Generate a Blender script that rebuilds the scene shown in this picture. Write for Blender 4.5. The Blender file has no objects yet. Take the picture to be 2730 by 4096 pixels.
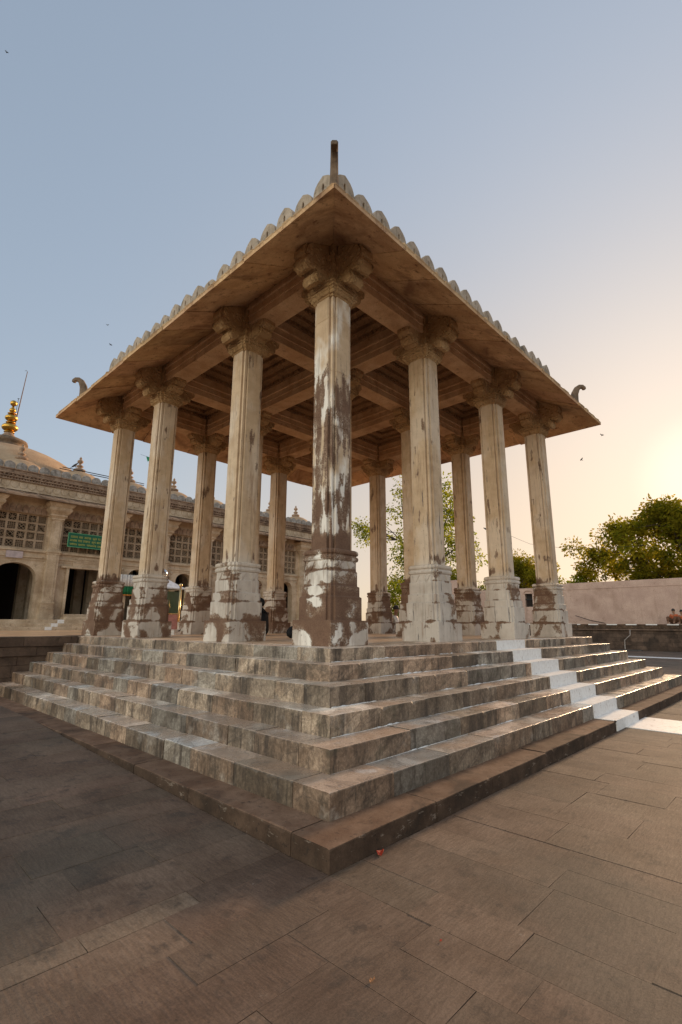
import bpy, math, random
from mathutils import Vector, Matrix, noise as mnoise
R = math.radians
random.seed(7)
S = bpy.context.scene
COL = S.collection

# ------------------------------------------------------------------ camera
cam_d = bpy.data.cameras.new('camera'); cam = bpy.data.objects.new('camera', cam_d); COL.objects.link(cam)
pitch, roll, yaw = 0.22273, 0.003836, 0.76313
fwd = Vector((math.cos(yaw)*math.cos(pitch), math.sin(yaw)*math.cos(pitch), math.sin(pitch)))
rt = Vector((math.sin(yaw), -math.cos(yaw), 0)); up = rt.cross(fwd)
r2 = rt*math.cos(roll) + up*math.sin(roll); u2 = -rt*math.sin(roll) + up*math.cos(roll)
M = Matrix((r2, u2, -fwd)).transposed().to_4x4(); M.translation = Vector((-5.0, -4.980, 0.278))
cam.matrix_world = M
cam_d.sensor_fit = 'HORIZONTAL'; cam_d.sensor_width = 36; cam_d.lens = 36*1986.83/2730
cam_d.clip_start = .05; cam_d.clip_end = 3000
S.camera = cam

# ------------------------------------------------------------------ world, sun, exposure
SUN_AZ, SUN_EL = R(5.6), R(13.4)          # azimuth from +X towards +Y
W = bpy.data.worlds.new('World'); S.world = W; W.use_nodes = True
wn = W.node_tree.nodes; wl = W.node_tree.links
bg = wn['Background']; sky = wn.new('ShaderNodeTexSky'); sky.sky_type = 'NISHITA'; sky.sun_disc = False
sky.sun_elevation = SUN_EL; sky.sun_rotation = R(90) - SUN_AZ
sky.air_density = 1.0; sky.dust_density = 1.6; sky.ozone_density = 1.3; sky.altitude = 50
# the photograph's tone range is compressed: the same compression is applied to the sky itself, so it lights and shows alike
def wmath(op, a, b=0.0):
    n = wn.new('ShaderNodeMath'); n.operation = op
    for k, v in ((0, a), (1, b)):
        if isinstance(v, (int, float)): n.inputs[k].default_value = v
        else: wl.new(v, n.inputs[k])
    return n.outputs[0]
def wmix(mode, f, a, b):
    n = wn.new('ShaderNodeMix'); n.data_type = 'RGBA'; n.blend_type = mode
    for k, v in ((0, f), (6, a), (7, b)):
        if isinstance(v, (int, float)): n.inputs[k].default_value = v
        elif isinstance(v, tuple): n.inputs[k].default_value = v+(1,)
        else: wl.new(v, n.inputs[k])
    return n.outputs[2]
k0 = wmix('MULTIPLY', 1.0, sky.outputs[0], (.165, .165, .165)); gm = wn.new('ShaderNodeGamma'); wl.new(k0, gm.inputs[0]); gm.inputs[1].default_value = .54
wtc = wn.new('ShaderNodeTexCoord'); dotn = wn.new('ShaderNodeVectorMath'); dotn.operation = 'DOT_PRODUCT'; wl.new(wtc.outputs['Generated'], dotn.inputs[0])
dotn.inputs[1].default_value = (math.cos(SUN_AZ)*math.cos(SUN_EL), math.sin(SUN_AZ)*math.cos(SUN_EL), math.sin(SUN_EL))
wr = wn.new('ShaderNodeMapRange'); wr.interpolation_type = 'SMOOTHSTEP'; wl.new(dotn.outputs['Value'], wr.inputs[0]); wr.inputs[1].default_value = .40; wr.inputs[2].default_value = .96
wz = wn.new('ShaderNodeSeparateXYZ'); wl.new(wtc.outputs['Generated'], wz.inputs[0])
we = wn.new('ShaderNodeMapRange'); we.interpolation_type = 'SMOOTHSTEP'; wl.new(wz.outputs[2], we.inputs[0]); we.inputs[1].default_value = .85; we.inputs[2].default_value = .10
def wvec(op, a, b):
    n = wn.new('ShaderNodeVectorMath'); n.operation = op
    for k, v in ((0, a), (1, b)):
        if isinstance(v, tuple): n.inputs[k].default_value = v
        else: wl.new(v, n.inputs[k])
    return n.outputs[0]
soft = wvec('DIVIDE', wvec('MULTIPLY', gm.outputs[0], (1.42, 1.42, 1.42)), wvec('ADD', wvec('MULTIPLY', gm.outputs[0], (.84, .84, .84)), (1, 1, 1)))
c1 = wmix('MULTIPLY', wmath('MULTIPLY', wr.outputs[0], we.outputs[0]), soft, (1.12, .885, .67))
wcore = wn.new('ShaderNodeMapRange'); wcore.interpolation_type = 'SMOOTHSTEP'; wl.new(dotn.outputs['Value'], wcore.inputs[0]); wcore.inputs[1].default_value = .992; wcore.inputs[2].default_value = 1.0
c2 = wmix('ADD', wcore.outputs[0], c1, (.20, .17, .12))
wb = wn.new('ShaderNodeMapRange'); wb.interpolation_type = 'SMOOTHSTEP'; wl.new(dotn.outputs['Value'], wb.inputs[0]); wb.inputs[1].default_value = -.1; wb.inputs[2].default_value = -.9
c2b = wmix('MULTIPLY', wb.outputs[0], c2, (4.8, 4.0, 3.05))  # added warm boost of the sky opposite the sun, fills camera-facing sides
c3 = wmix('MULTIPLY', 1.0, c2b, (4.45, 4.6, 4.9))
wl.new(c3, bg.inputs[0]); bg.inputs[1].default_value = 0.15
sd = bpy.data.lights.new('sun', 'SUN'); sd.energy = 4.8; sd.angle = R(9); sd.color = (1, .67, .39)
sun = bpy.data.objects.new('sun', sd); COL.objects.link(sun)
sdir = Vector((math.cos(SUN_AZ)*math.cos(SUN_EL), math.sin(SUN_AZ)*math.cos(SUN_EL), math.sin(SUN_EL)))
sun.rotation_euler = sdir.to_track_quat('Z', 'Y').to_euler()
S.view_settings.view_transform = 'Standard'; S.view_settings.look = 'None'
S.view_settings.exposure = 0.42; S.view_settings.gamma = 1
S.render.engine = 'CYCLES'
S.cycles.max_bounces = 8; S.cycles.diffuse_bounces = 5

# ------------------------------------------------------------------ helpers
def link(o, parent=None):
    COL.objects.link(o)
    if parent is not None: o.parent = parent
    return o
def tag(o, label=None, cat=None, group=None, kind=None):
    if label: o['label'] = label
    if cat: o['category'] = cat
    if group: o['group'] = group
    if kind: o['kind'] = kind
    return o
def empty(name, loc=(0, 0, 0), rz=0, label=None, cat=None, group=None, parent=None):
    o = bpy.data.objects.new(name, None); o.location = loc; o.rotation_euler = (0, 0, rz); o.empty_display_size = .2
    link(o, parent); return tag(o, label, cat, group)
def copy_tree(o, parent=None):
    c = o.copy(); link(c); c.parent = parent
    for ch in list(o.children): copy_tree(ch, c)
    return c

class MB:
    def __init__(s): s.v = []; s.f = []; s.c = []; s.sm = []
    def add(s, vs, fs, col=None, smooth=False):
        n = len(s.v); s.v += [tuple(v) for v in vs]; s.f += [tuple(i+n for i in f) for f in fs]
        s.c += [col or (.5, .5, .5)]*len(fs); s.sm += [smooth]*len(fs); return s
    def box(s, x0, y0, z0, x1, y1, z1, col=None, jit=0, ch=0):
        if x0 > x1: x0, x1 = x1, x0
        if y0 > y1: y0, y1 = y1, y0
        if z0 > z1: z0, z1 = z1, z0
        vs = [(x, y, z) for z in (z0, z1) for y in (y0, y1) for x in (x0, x1)]
        if jit: vs = [tuple(a+random.uniform(-jit, jit) for a in v) for v in vs]
        return s.add(vs, [(0, 2, 3, 1), (4, 5, 7, 6), (0, 1, 5, 4), (2, 6, 7, 3), (0, 4, 6, 2), (1, 3, 7, 5)], col)
    def prism(s, poly, z0, z1, col=None):
        n = len(poly)
        vs = [(x, y, z0) for x, y in poly] + [(x, y, z1) for x, y in poly]
        fs = [tuple(range(n-1, -1, -1)), tuple(range(n, 2*n))] + [(i, (i+1) % n, (i+1) % n+n, i+n) for i in range(n)]
        return s.add(vs, fs, col)
    def loft(s, rings, smooth=False, caps=True, col=None):
        n = len(rings[0]); vs = [p for r in rings for p in r]; fs = []
        for k in range(len(rings)-1):
            for i in range(n):
                j = (i+1) % n; fs.append((k*n+i, k*n+j, (k+1)*n+j, (k+1)*n+i))
        if caps: fs += [tuple(range(n-1, -1, -1)), tuple(range((len(rings)-1)*n, len(rings)*n))]
        return s.add(vs, fs, col, smooth)
    def lathe(s, prof, c=(0, 0, 0), seg=24, smooth=True, col=None):
        rings = [[(c[0]+r*math.cos(2*math.pi*i/seg), c[1]+r*math.sin(2*math.pi*i/seg), c[2]+z) for i in range(seg)] for r, z in prof]
        return s.loft(rings, smooth, True, col)
    def tube(s, pts, rad, seg=8, smooth=True, col=None):
        pts = [Vector(p) for p in pts]
        if not isinstance(rad, (list, tuple)): rad = [rad]*len(pts)
        rings = []
        for i, p in enumerate(pts):
            d = (pts[min(i+1, len(pts)-1)] - pts[max(i-1, 0)]).normalized()
            a = d.cross(Vector((0, 0, 1)) if abs(d.z) < .9 else Vector((1, 0, 0))).normalized(); b = d.cross(a)
            rings.append([tuple(p + (a*math.cos(t) + b*math.sin(t))*rad[i]) for t in [2*math.pi*k/seg for k in range(seg)]])
        return s.loft(rings, smooth, True, col)
    def profx(s, poly, axis, a0, a1, col=None):
        """poly of (u,z): axis 'y' -> u is x, extruded along y from a0 to a1; axis 'x' -> u is y."""
        n = len(poly)
        f = (lambda u, z, a: (u, a, z)) if axis == 'y' else (lambda u, z, a: (a, u, z))
        vs = [f(u, z, a0) for u, z in poly] + [f(u, z, a1) for u, z in poly]
        fs = [tuple(range(n)), tuple(range(2*n-1, n-1, -1))] + [(i, i+n, (i+1) % n+n, (i+1) % n) for i in range(n)]
        return s.add(vs, fs, col)
    def build(s, name, mat, parent=None, bevel=0, loc=None, label=None, normals=True):
        me = bpy.data.meshes.new(name); me.from_pydata(s.v, [], s.f)
        me.polygons.foreach_set('use_smooth', s.sm)
        at = me.color_attributes.new('tone', 'FLOAT_COLOR', 'CORNER')
        buf = []
        for f, c in zip(s.f, s.c): buf += [c[0], c[1], c[2], 1.0]*len(f)
        at.data.foreach_set('color', buf)
        me.materials.append(mat)
        if normals:
            import bmesh
            bm = bmesh.new(); bm.from_mesh(me); bmesh.ops.recalc_face_normals(bm, faces=bm.faces); bm.to_mesh(me); bm.free()
        o = bpy.data.objects.new(name, me); link(o, parent)
        if loc: o.location = loc
        if bevel:
            b = o.modifiers.new('bevel', 'BEVEL'); b.width = bevel; b.segments = 2; b.limit_method = 'ANGLE'; b.angle_limit = R(50)
        if label: o['label'] = label
        return o

class NT:
    def __init__(s, name):
        s.m = bpy.data.materials.new(name); s.m.use_nodes = True; s.t = s.m.node_tree; s.n = s.t.nodes; s.l = s.t.links
        s.b = s.n['Principled BSDF']; s.geo = s.n.new('ShaderNodeNewGeometry'); s.pos = s.geo.outputs['Position']
        s.tc = s.n.new('ShaderNodeTexCoord')
    def set(s, sock, v):
        if isinstance(v, (int, float)): sock.default_value = v
        elif isinstance(v, (tuple, list)): sock.default_value = (tuple(v)+(1,)) if len(sock.default_value) == 4 and len(v) == 3 else v
        else: s.l.new(v, sock)
    def map(s, vec, scale=(1, 1, 1), loc=(0, 0, 0), rot=(0, 0, 0)):
        m = s.n.new('ShaderNodeMapping'); s.l.new(vec, m.inputs[0]); m.inputs['Scale'].default_value = scale
        m.inputs['Location'].default_value = loc; m.inputs['Rotation'].default_value = rot; return m.outputs[0]
    def noise(s, scale, detail=4, rough=.55, vec=None, dist=0, color=False):
        n = s.n.new('ShaderNodeTexNoise'); n.inputs['Scale'].default_value = scale; n.inputs['Detail'].default_value = detail
        n.inputs['Roughness'].default_value = rough; n.inputs['Distortion'].default_value = dist
        s.l.new(vec or s.pos, n.inputs['Vector']); return n.outputs[1 if color else 0]
    def math(s, op, a, b=0, clamp=False):
        n = s.n.new('ShaderNodeMath'); n.operation = op; n.use_clamp = clamp; s.set(n.inputs[0], a); s.set(n.inputs[1], b); return n.outputs[0]
    def range(s, v, a, b, c=0, d=1, smooth=True):
        n = s.n.new('ShaderNodeMapRange'); n.interpolation_type = 'SMOOTHSTEP' if smooth else 'LINEAR'
        s.set(n.inputs[0], v); s.set(n.inputs[1], a); s.set(n.inputs[2], b); s.set(n.inputs[3], c); s.set(n.inputs[4], d); return n.outputs[0]
    def mix(s, f, a, b, mode='MIX'):
        n = s.n.new('ShaderNodeMix'); n.data_type = 'RGBA'; n.blend_type = mode
        s.set(n.inputs[0], f); s.set(n.inputs[6], a); s.set(n.inputs[7], b); return n.outputs[2]
    def ramp(s, f, stops):
        n = s.n.new('ShaderNodeValToRGB'); s.l.new(f, n.inputs[0]); e = n.color_ramp.elements
        while len(e) < len(stops): e.new(.5)
        for k, (p, c) in zip(e, stops): k.position = p; k.color = tuple(c)+(1,)
        return n.outputs[0]
    def attr(s, name, typ='GEOMETRY', out=0):
        n = s.n.new('ShaderNodeAttribute'); n.attribute_type = typ; n.attribute_name = name; return n.outputs[out]
    def sep(s, vec):
        n = s.n.new('ShaderNodeSeparateXYZ'); s.l.new(vec, n.inputs[0]); return n.outputs
    def bump(s, h, strength=.3, dist=.01, chain=None):
        n = s.n.new('ShaderNodeBump'); n.inputs['Strength'].default_value = strength; n.inputs['Distance'].default_value = dist
        s.set(n.inputs['Height'], h)
        if chain: s.l.new(chain, n.inputs['Normal'])
        return n.outputs[0]
    def out(s, col, rough=.8, normal=None, spec=.3):
        s.set(s.b.inputs['Base Color'], col); s.set(s.b.inputs['Roughness'], rough); s.b.inputs['Specular IOR Level'].default_value = spec
        if normal: s.l.new(normal, s.b.inputs['Normal'])
        return s.m

# ------------------------------------------------------------------ materials
def m_plaster():
    t = NT('limewashed_pillar_stone'); z = t.sep(t.pos)[2]
    big = t.noise(2.1, 3, .5, dist=.5); rag = t.noise(15, 3, .6); v = t.math('ADD', big, t.math('MULTIPLY', t.math('SUBTRACT', rag, .5), .14))
    vs = t.noise(1, 3, .55, vec=t.map(t.pos, (9, 9, 1.6)))
    vhi = t.math('ADD', t.math('MULTIPLY', v, .45), t.math('MULTIPLY', vs, .55))
    lo = t.range(z, 1.28, 1.42); hi_thr = t.attr('peel_high', 'OBJECT', 2); low_thr = t.attr('peel_low', 'OBJECT', 2); ztop = t.attr('peel_top', 'OBJECT', 2)
    ht = t.math('ADD', hi_thr, t.range(z, 1.3, 1.62, .16, 0))
    ht = t.math('SUBTRACT', ht, t.range(z, t.math('SUBTRACT', ztop, .7), t.math('ADD', ztop, .9), 0, .5))
    thr = t.math('ADD', t.math('MULTIPLY', low_thr, t.math('SUBTRACT', 1, lo)), t.math('MULTIPLY', ht, lo))
    jn = t.math('ADD', t.math('ADD', t.range(t.math('ABSOLUTE', t.math('SUBTRACT', z, .335)), 0, .05, .13, 0), t.range(t.math('ABSOLUTE', t.math('SUBTRACT', z, .65)), 0, .045, .12, 0)), t.math('ADD', t.range(t.math('ABSOLUTE', t.math('SUBTRACT', z, .80)), 0, .03, .08, 0), t.range(t.math('ABSOLUTE', t.math('SUBTRACT', z, 1.01)), 0, .035, .10, 0)))
    thr = t.math('ADD', thr, jn)
    vv = t.math('ADD', t.math('MULTIPLY', v, t.math('SUBTRACT', 1, lo)), t.math('MULTIPLY', vhi, lo))
    d = t.math('SUBTRACT', vv, thr); mask = t.math('MAXIMUM', t.range(d, -.010, .012), t.math('MULTIPLY', t.range(d, -.05, 0, 0, .9), t.range(t.noise(38, 4, .7), .50, .56)))
    fine = t.noise(60, 4, .7); mid = t.noise(5, 4, .6)
    brown = t.mix(mid, (.115, .058, .036), (.27, .158, .100)); brown = t.mix(t.range(fine, .3, .7), t.mix(1, brown, (.65, .65, .65), 'MULTIPLY'), brown)
    pl = t.mix(mid, (.37, .24, .135), (.72, .55, .37)); grey = t.mix(mid, (.35, .29, .235), (.63, .555, .48))
    pl = t.mix(t.range(z, 1.15, 1.5), grey, pl)
    wash = t.math('MULTIPLY', t.range(t.noise(1.6, 4, .6, vec=t.map(t.pos, (1, 1, .5), (2, 8, 1))), .46, .60), t.attr('wash', 'OBJECT', 2)); pl = t.mix(wash, pl, (.80, .74, .66))
    worn = t.math('MULTIPLY', t.range(d, -.11, -.004, 0, .85), t.range(fine, .42, .60)); brown = t.mix(worn, brown, (.36, .26, .18))
    streak = t.noise(1, 4, .6, vec=t.map(t.pos, (22, 22, .9))); pl = t.mix(t.range(streak, .56, .78, 0, .55), pl, (.17, .125, .09))
    pl = t.mix(t.range(t.noise(34, 2, .5), .68, .75, 0, .7), pl, (.12, .085, .06))
    soot_shade = t.math('MULTIPLY', t.range(t.noise(1, 5, .7, vec=t.map(t.pos, (14, 14, 1.3), (3, 1, 7))), .60, .68), t.attr('soot_shade', 'OBJECT', 2))
    pl = t.mix(soot_shade, pl, (.055, .048, .055)); pl = t.mix(t.range(t.noise(1, 5, .7, vec=t.map(t.pos, (10, 10, .8), (6, 2, 3))), .54, .70, 0, .6), pl, (.24, .13, .075))
    col = t.mix(mask, brown, pl)
    edge = t.range(t.math('ABSOLUTE', d), 0, .012, .6, 0); col = t.mix(edge, col, (.30, .23, .18))
    n = t.bump(mask, .5, .012); n = t.bump(fine, .25, .006, n); n = t.bump(mid, .25, .03, n)
    return t.out(col, t.mix(mask, (.9, .9, .9), (.62, .62, .62)), n, .35)
def m_stone(name, a, b, dark, amt=.6, sc=1.0, joints=False, tone=False, rough=.85, carve=0, soot_shade=0):
    t = NT(name); p = t.pos; mid = t.noise(2.2*sc, 5, .62); fine = t.noise(42*sc, 4, .7); blot = t.noise(.9*sc, 4, .6, dist=.8)
    col = t.mix(t.range(mid, .3, .72), a, b)
    if tone: col = t.mix(1, col, t.attr('tone'), 'MULTIPLY'); col = t.mix(1, col, (2, 2, 2), 'MULTIPLY')
    col = t.mix(t.range(blot, .5, .72, 0, amt), col, dark)
    col = t.mix(t.range(t.noise(7*sc, 5, .7), .57, .68, 0, amt), col, dark)
    st = t.noise(1, 4, .6, vec=t.map(p, (6*sc, 6*sc, .7*sc))); col = t.mix(t.range(st, .55, .75, 0, amt*.7), col, dark)
    if soot_shade:
        wall = t.range(t.sep(t.geo.outputs['True Normal'])[2], .3, .8, 1, 0); col = t.mix(t.math('MULTIPLY', wall, t.range(mid, .25, .75, soot_shade, soot_shade*.75)), col, (.022, .017, .012)); col = t.mix(t.math('MULTIPLY', wall, t.range(t.noise(7, 5, .75, vec=t.map(p, (1, 1, 3), (2, 2, 2))), .60, .66, 0, .6)), col, (.30, .24, .19))  # upright faces darkened: riser shade put into the colour, along with grime
    col = t.mix(t.range(fine, .25, .75), t.mix(1, col, (.72, .70, .68), 'MULTIPLY'), col)
    n = t.bump(fine, .3, .008/sc); n = t.bump(mid, .3, .03/sc, n)
    if carve:
        vo = t.n.new('ShaderNodeTexVoronoi'); vo.distance = 'CHEBYCHEV'; vo.inputs['Scale'].default_value = carve; wv = t.noise(carve*.5, 2, .5, color=True)
        ad = t.n.new('ShaderNodeVectorMath'); ad.operation = 'MULTIPLY_ADD'; t.l.new(wv, ad.inputs[0]); ad.inputs[1].default_value = (.12, .12, .12); t.l.new(p, ad.inputs[2]); t.l.new(ad.outputs[0], vo.inputs['Vector'])
        h = t.range(vo.outputs[0], .12, .42, 1, 0); n = t.bump(h, .8, .03, n); col = t.mix(t.range(h, .05, .4, .32, 0), col, dark)
    return t.out(col, rough, n, .25)
def m_marble(name='weathered_marble', warm=0):
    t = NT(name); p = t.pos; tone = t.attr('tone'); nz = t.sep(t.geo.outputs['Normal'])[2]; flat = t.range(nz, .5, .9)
    rot = t.map(p, (1, 1, 1), (0, 0, 0), (.4, .5, .3)); off = t.n.new('ShaderNodeVectorMath'); off.operation = 'MULTIPLY_ADD'
    t.l.new(tone, off.inputs[0]); off.inputs[1].default_value = (37, 51, 23); t.l.new(rot, off.inputs[2])
    w = t.n.new('ShaderNodeTexNoise'); w.inputs['Scale'].default_value = 1.5; w.inputs['Detail'].default_value = 7; w.inputs['Distortion'].default_value = .9
    mm = t.map(off.outputs[0], (.7, 1.1, 2.6)); t.l.new(mm, w.inputs['Vector'])
    vein = t.range(t.math('ABSOLUTE', t.math('SUBTRACT', w.outputs[0], .5)), 0, .014, 1, 0)
    col = t.mix(t.range(w.outputs[0], .35, .68), (.47, .385, .305), (.84, .745, .635))
    col = t.mix(1, col, tone, 'MULTIPLY'); col = t.mix(1, col, (1.85, 1.85, 1.85), 'MULTIPLY')
    col = t.mix(t.math('MULTIPLY', vein, .5), col, (.10, .085, .08))
    streak = t.noise(1, 6, .72, vec=t.map(p, (4.5, 4.5, .8)), dist=.3)
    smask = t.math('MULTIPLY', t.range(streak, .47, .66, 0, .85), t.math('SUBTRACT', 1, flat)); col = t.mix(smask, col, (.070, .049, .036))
    grime = t.noise(4.5, 6, .7); col = t.mix(t.range(grime, .47, .70, 0, t.math('SUBTRACT', .75, t.math('MULTIPLY', flat, .6))), col, (.12, .09, .06)); drip = t.noise(1, 5, .7, vec=t.map(p, (26, 26, 2.2), (4, 9, 2))); col = t.mix(t.math('MULTIPLY', t.range(drip, .55, .68, 0, .7), t.math('SUBTRACT', 1, flat)), col, (.07, .055, .04)); col = t.mix(t.range(t.noise(2.6, 4, .6, vec=t.map(p, (1, 1, 1), (12, 7, 5))), .58, .70, 0, .55), col, (.66, .62, .57))  # grime and drips kept mostly to risers, where they also paint in shade
    ft = t.noise(1.3, 4, .6); warmtop = t.math('MULTIPLY', flat, t.range(ft, .42, .64, .0, .6)); col = t.mix(warmtop, col, (.46, .29, .18))  # tread patches: own brown plus low-sun orange put into the colour
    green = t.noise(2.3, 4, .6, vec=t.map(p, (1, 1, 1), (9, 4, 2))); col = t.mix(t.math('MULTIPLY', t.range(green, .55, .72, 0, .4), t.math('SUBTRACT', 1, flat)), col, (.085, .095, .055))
    col = t.mix(t.math('SUBTRACT', 1, flat), t.mix(1, col, (1.36, 1.39, 1.46), 'MULTIPLY'), t.mix(1, col, (.74, .69, .64), 'MULTIPLY'))  # painted light: treads lifted bluish like sky sheen, risers dimmed as shade
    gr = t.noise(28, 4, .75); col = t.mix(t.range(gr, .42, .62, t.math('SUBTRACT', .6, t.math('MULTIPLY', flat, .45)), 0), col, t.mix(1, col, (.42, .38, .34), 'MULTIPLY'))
    fine = t.noise(75, 4, .7); col = t.mix(t.range(fine, .3, .7), t.mix(1, col, (.70, .69, .67), 'MULTIPLY'), col)
    n = t.bump(fine, .25, .004); n = t.bump(grime, .35, .012, n)
    return t.out(col, t.mix(flat, t.range(grime, .3, .7, .45, .7), t.range(grime, .35, .7, .20, .42)), n, .6)
def m_pave():
    t = NT('dressed_brown_sandstone'); p = t.pos; tone = t.attr('tone'); rgb = t.n.new('ShaderNodeSeparateColor'); t.l.new(tone, rgb.inputs[0])
    # blue channel picks the dressing direction of each slab
    va = t.map(p, (62, 11, 1), rot=(0, 0, R(12))); vb = t.map(p, (11, 62, 1), rot=(0, 0, R(-14)))
    na = t.noise(1, 4, .6, vec=va); nb = t.noise(1, 4, .6, vec=vb); pick = t.range(rgb.outputs[2], .49, .51)
    st = t.mix(pick, na, nb); mid = t.noise(1.6, 5, .62); fine = t.noise(90, 3, .7)
    col = t.mix(t.range(mid, .3, .7), (.138, .087, .056), (.225, .155, .106))
    k = t.n.new('ShaderNodeCombineColor'); t.l.new(rgb.outputs[0], k.inputs[0]); t.l.new(rgb.outputs[1], k.inputs[1]); t.l.new(rgb.outputs[1], k.inputs[2])
    col = t.mix(1, col, k.outputs[0], 'MULTIPLY'); col = t.mix(1, col, (2, 2, 2), 'MULTIPLY')
    col = t.mix(t.range(st, .3, .7, .0, 1), t.mix(1, col, (.74, .72, .70), 'MULTIPLY'), col)
    col = t.mix(t.range(t.noise(5.5, 5, .7), .52, .70, 0, .6), col, (.050, .036, .028)); col = t.mix(t.range(t.noise(.55, 4, .6), .45, .62, 0, .45), col, (.105, .088, .066)); col = t.mix(t.range(t.noise(26, 3, .6), .66, .74, 0, .6), col, (.04, .03, .024))
    col = t.mix(t.range(t.noise(9, 5, .75, vec=t.map(p, (1, 1, 1), (5, 5, 5))), .68, .76, 0, .5), col, (.36, .31, .26))
    col = t.mix(t.range(fine, .3, .7), t.mix(1, col, (.7, .7, .7), 'MULTIPLY'), col)
    n = t.bump(st, .5, .008); n = t.bump(fine, .3, .004, n); n = t.bump(mid, .3, .03, n)
    return t.out(col, .78, n, .35)
def m_simple(name, col, rough=.6, metal=0, spec=.4, var=.15, bump=.1):
    t = NT(name); nz = t.noise(9, 4, .6)
    c = t.mix(t.range(nz, .3, .7), tuple(x*(1-var) for x in col), tuple(min(1, x*(1+var)) for x in col))
    t.b.inputs['Metallic'].default_value = metal
    return t.out(c, rough, t.bump(nz, bump, .004), spec)
def m_white():
    t = NT('chipped_white_paint'); g = t.noise(16, 6, .75); st = t.noise(1, 4, .6, vec=t.map(t.pos, (3, 16, 9)))
    c = t.mix(t.range(g, .35, .8), (.80, .78, .76), (.62, .58, .55)); m = t.math('MULTIPLY', t.range(g, .60, .66), t.range(st, .42, .6))
    return t.out(t.mix(m, c, (.25, .18, .13)), .6, t.bump(m, .4, .004), .3)
def m_leaf(name, a, b, tr):
    t = NT(name); tone = t.attr('tone'); c = t.mix(t.range(t.noise(.8, 3, .6), .3, .7), a, b); c = t.mix(1, c, tone, 'MULTIPLY'); c = t.mix(1, c, (2, 2, 2), 'MULTIPLY')
    d = t.n.new('ShaderNodeBsdfDiffuse'); q = t.n.new('ShaderNodeBsdfTranslucent'); mx = t.n.new('ShaderNodeMixShader'); mx.inputs[0].default_value = tr
    t.l.new(c, d.inputs[0]); t.l.new(t.mix(1, c, (1.6, 1.5, .7), 'MULTIPLY'), q.inputs[0]); t.l.new(d.outputs[0], mx.inputs[1]); t.l.new(q.outputs[0], mx.inputs[2])
    t.l.new(mx.outputs[0], t.n['Material Output'].inputs[0]); return t.m

PL = m_plaster()
CAPS = m_stone('golden_capital_stone', (.50, .32, .15), (.72, .50, .28), (.18, .09, .04), .5, 1.2, carve=13)
EAVE = m_stone('stained_eave_stone', (.54, .335, .185), (.74, .51, .30), (.19, .09, .05), .8, 1.1, tone=True)
BEAM = m_stone('rosy_beam_stone', (.53, .32, .175), (.72, .49, .30), (.23, .12, .06), .5, 1)
CEIL = m_stone('carved_ceiling_stone', (.36, .21, .11), (.50, .31, .17), (.12, .065, .035), .6, 1.2, carve=16)
MERL = m_stone('lichened_merlon_stone', (.36, .29, .22), (.54, .45, .36), (.13, .115, .09), .8, 2.0)
HORN = m_stone('dark_weathered_horn', (.15, .10, .065), (.28, .20, .14), (.07, .06, .05), .6, 2.5)
MERG = m_stone('grey_spotted_merlon_stone', (.27, .24, .21), (.48, .45, .42), (.10, .09, .08), .7, 3)
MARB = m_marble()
PAVE = m_pave()
SAND = m_stone('dark_sandstone_kerb', (.165, .092, .056), (.26, .165, .11), (.050, .034, .025), .7, 2.2, tone=True, soot_shade=.78)
WHITE = m_white()
FLOOR = m_stone('worn_floor_stone', (.44, .30, .19), (.62, .47, .33), (.28, .17, .10), .35, 1.1, tone=True, rough=.35)
GROUND = m_simple('packed_earth', (.10, .075, .055), .95)
TWALL = m_stone('sooty_terrace_stone', (.075, .052, .040), (.150, .105, .080), (.03, .024, .02), .6, 1.4, tone=True)
PINK = m_stone('pink_limewash', (.48, .33, .27), (.60, .43, .35), (.34, .22, .165), .6, .5)
MOSQ = m_stone('cream_facade_stone', (.48, .36, .24), (.70, .56, .41), (.22, .14, .085), .5, .8)
MOSD = m_stone('browned_cornice_stone', (.27, .175, .12), (.46, .33, .235), (.085, .055, .04), .7, 1.6)
DOME = m_stone('tan_dome_plaster', (.38, .25, .15), (.50, .36, .23), (.30, .20, .13), .4, .5)
JALI = m_stone('carved_screen_stone', (.33, .235, .15), (.46, .35, .25), (.17, .11, .07), .4, 1)
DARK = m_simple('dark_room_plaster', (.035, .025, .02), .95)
GOLD = m_simple('gilded_brass', (.52, .30, .06), .36, 1, .5, .1, .02)
STEEL = m_simple('polished_steel', (.62, .63, .65), .12, 1, .5, .05, .01)
BRASS = m_simple('brass_tube', (.62, .45, .22), .25, 1, .5, .1, .02)
GREEN = m_simple('green_enamel_sheet', (.006, .105, .055), .45, 0, .4, .12)
YEL = m_simple('yellow_lettering', (.50, .46, .10), .6)
BLACK = m_simple('black_cloth', (.012, .012, .014), .9, 0, .2, .3)
SKIN = m_simple('brown_skin', (.26, .14, .085), .55)
HAIR = m_simple('black_hair', (.018, .014, .012), .6)
ORNG = m_simple('orange_red_cloth', (.36, .09, .035), .85, 0, .2, .25)
BRN = m_simple('brown_cloth', (.12, .06, .035), .85, 0, .2, .25)
WCL = m_simple('off_white_cloth', (.62, .58, .54), .85, 0, .2, .1)
GCL = m_simple('green_cloth', (.02, .13, .05), .85, 0, .2, .2)
OCL = m_simple('orange_trim_cloth', (.55, .20, .04), .8, 0, .2, .1)
BARK = m_simple('tree_bark', (.07, .05, .038), .95)
IRON = m_simple('dark_iron', (.03, .03, .032), .6, .4)
PCLO = m_simple('pink_painted_panel', (.42, .20, .18), .7)
GLASS = m_simple('greenish_glass_panel', (.06, .09, .05), .12, 0, .6)
LEAFA = m_leaf('neem_leaf', (.09, .125, .014), (.20, .20, .025), .6)
LEAFB = m_leaf('dark_leaf', (.10, .11, .014), (.26, .21, .024), .66)
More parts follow.
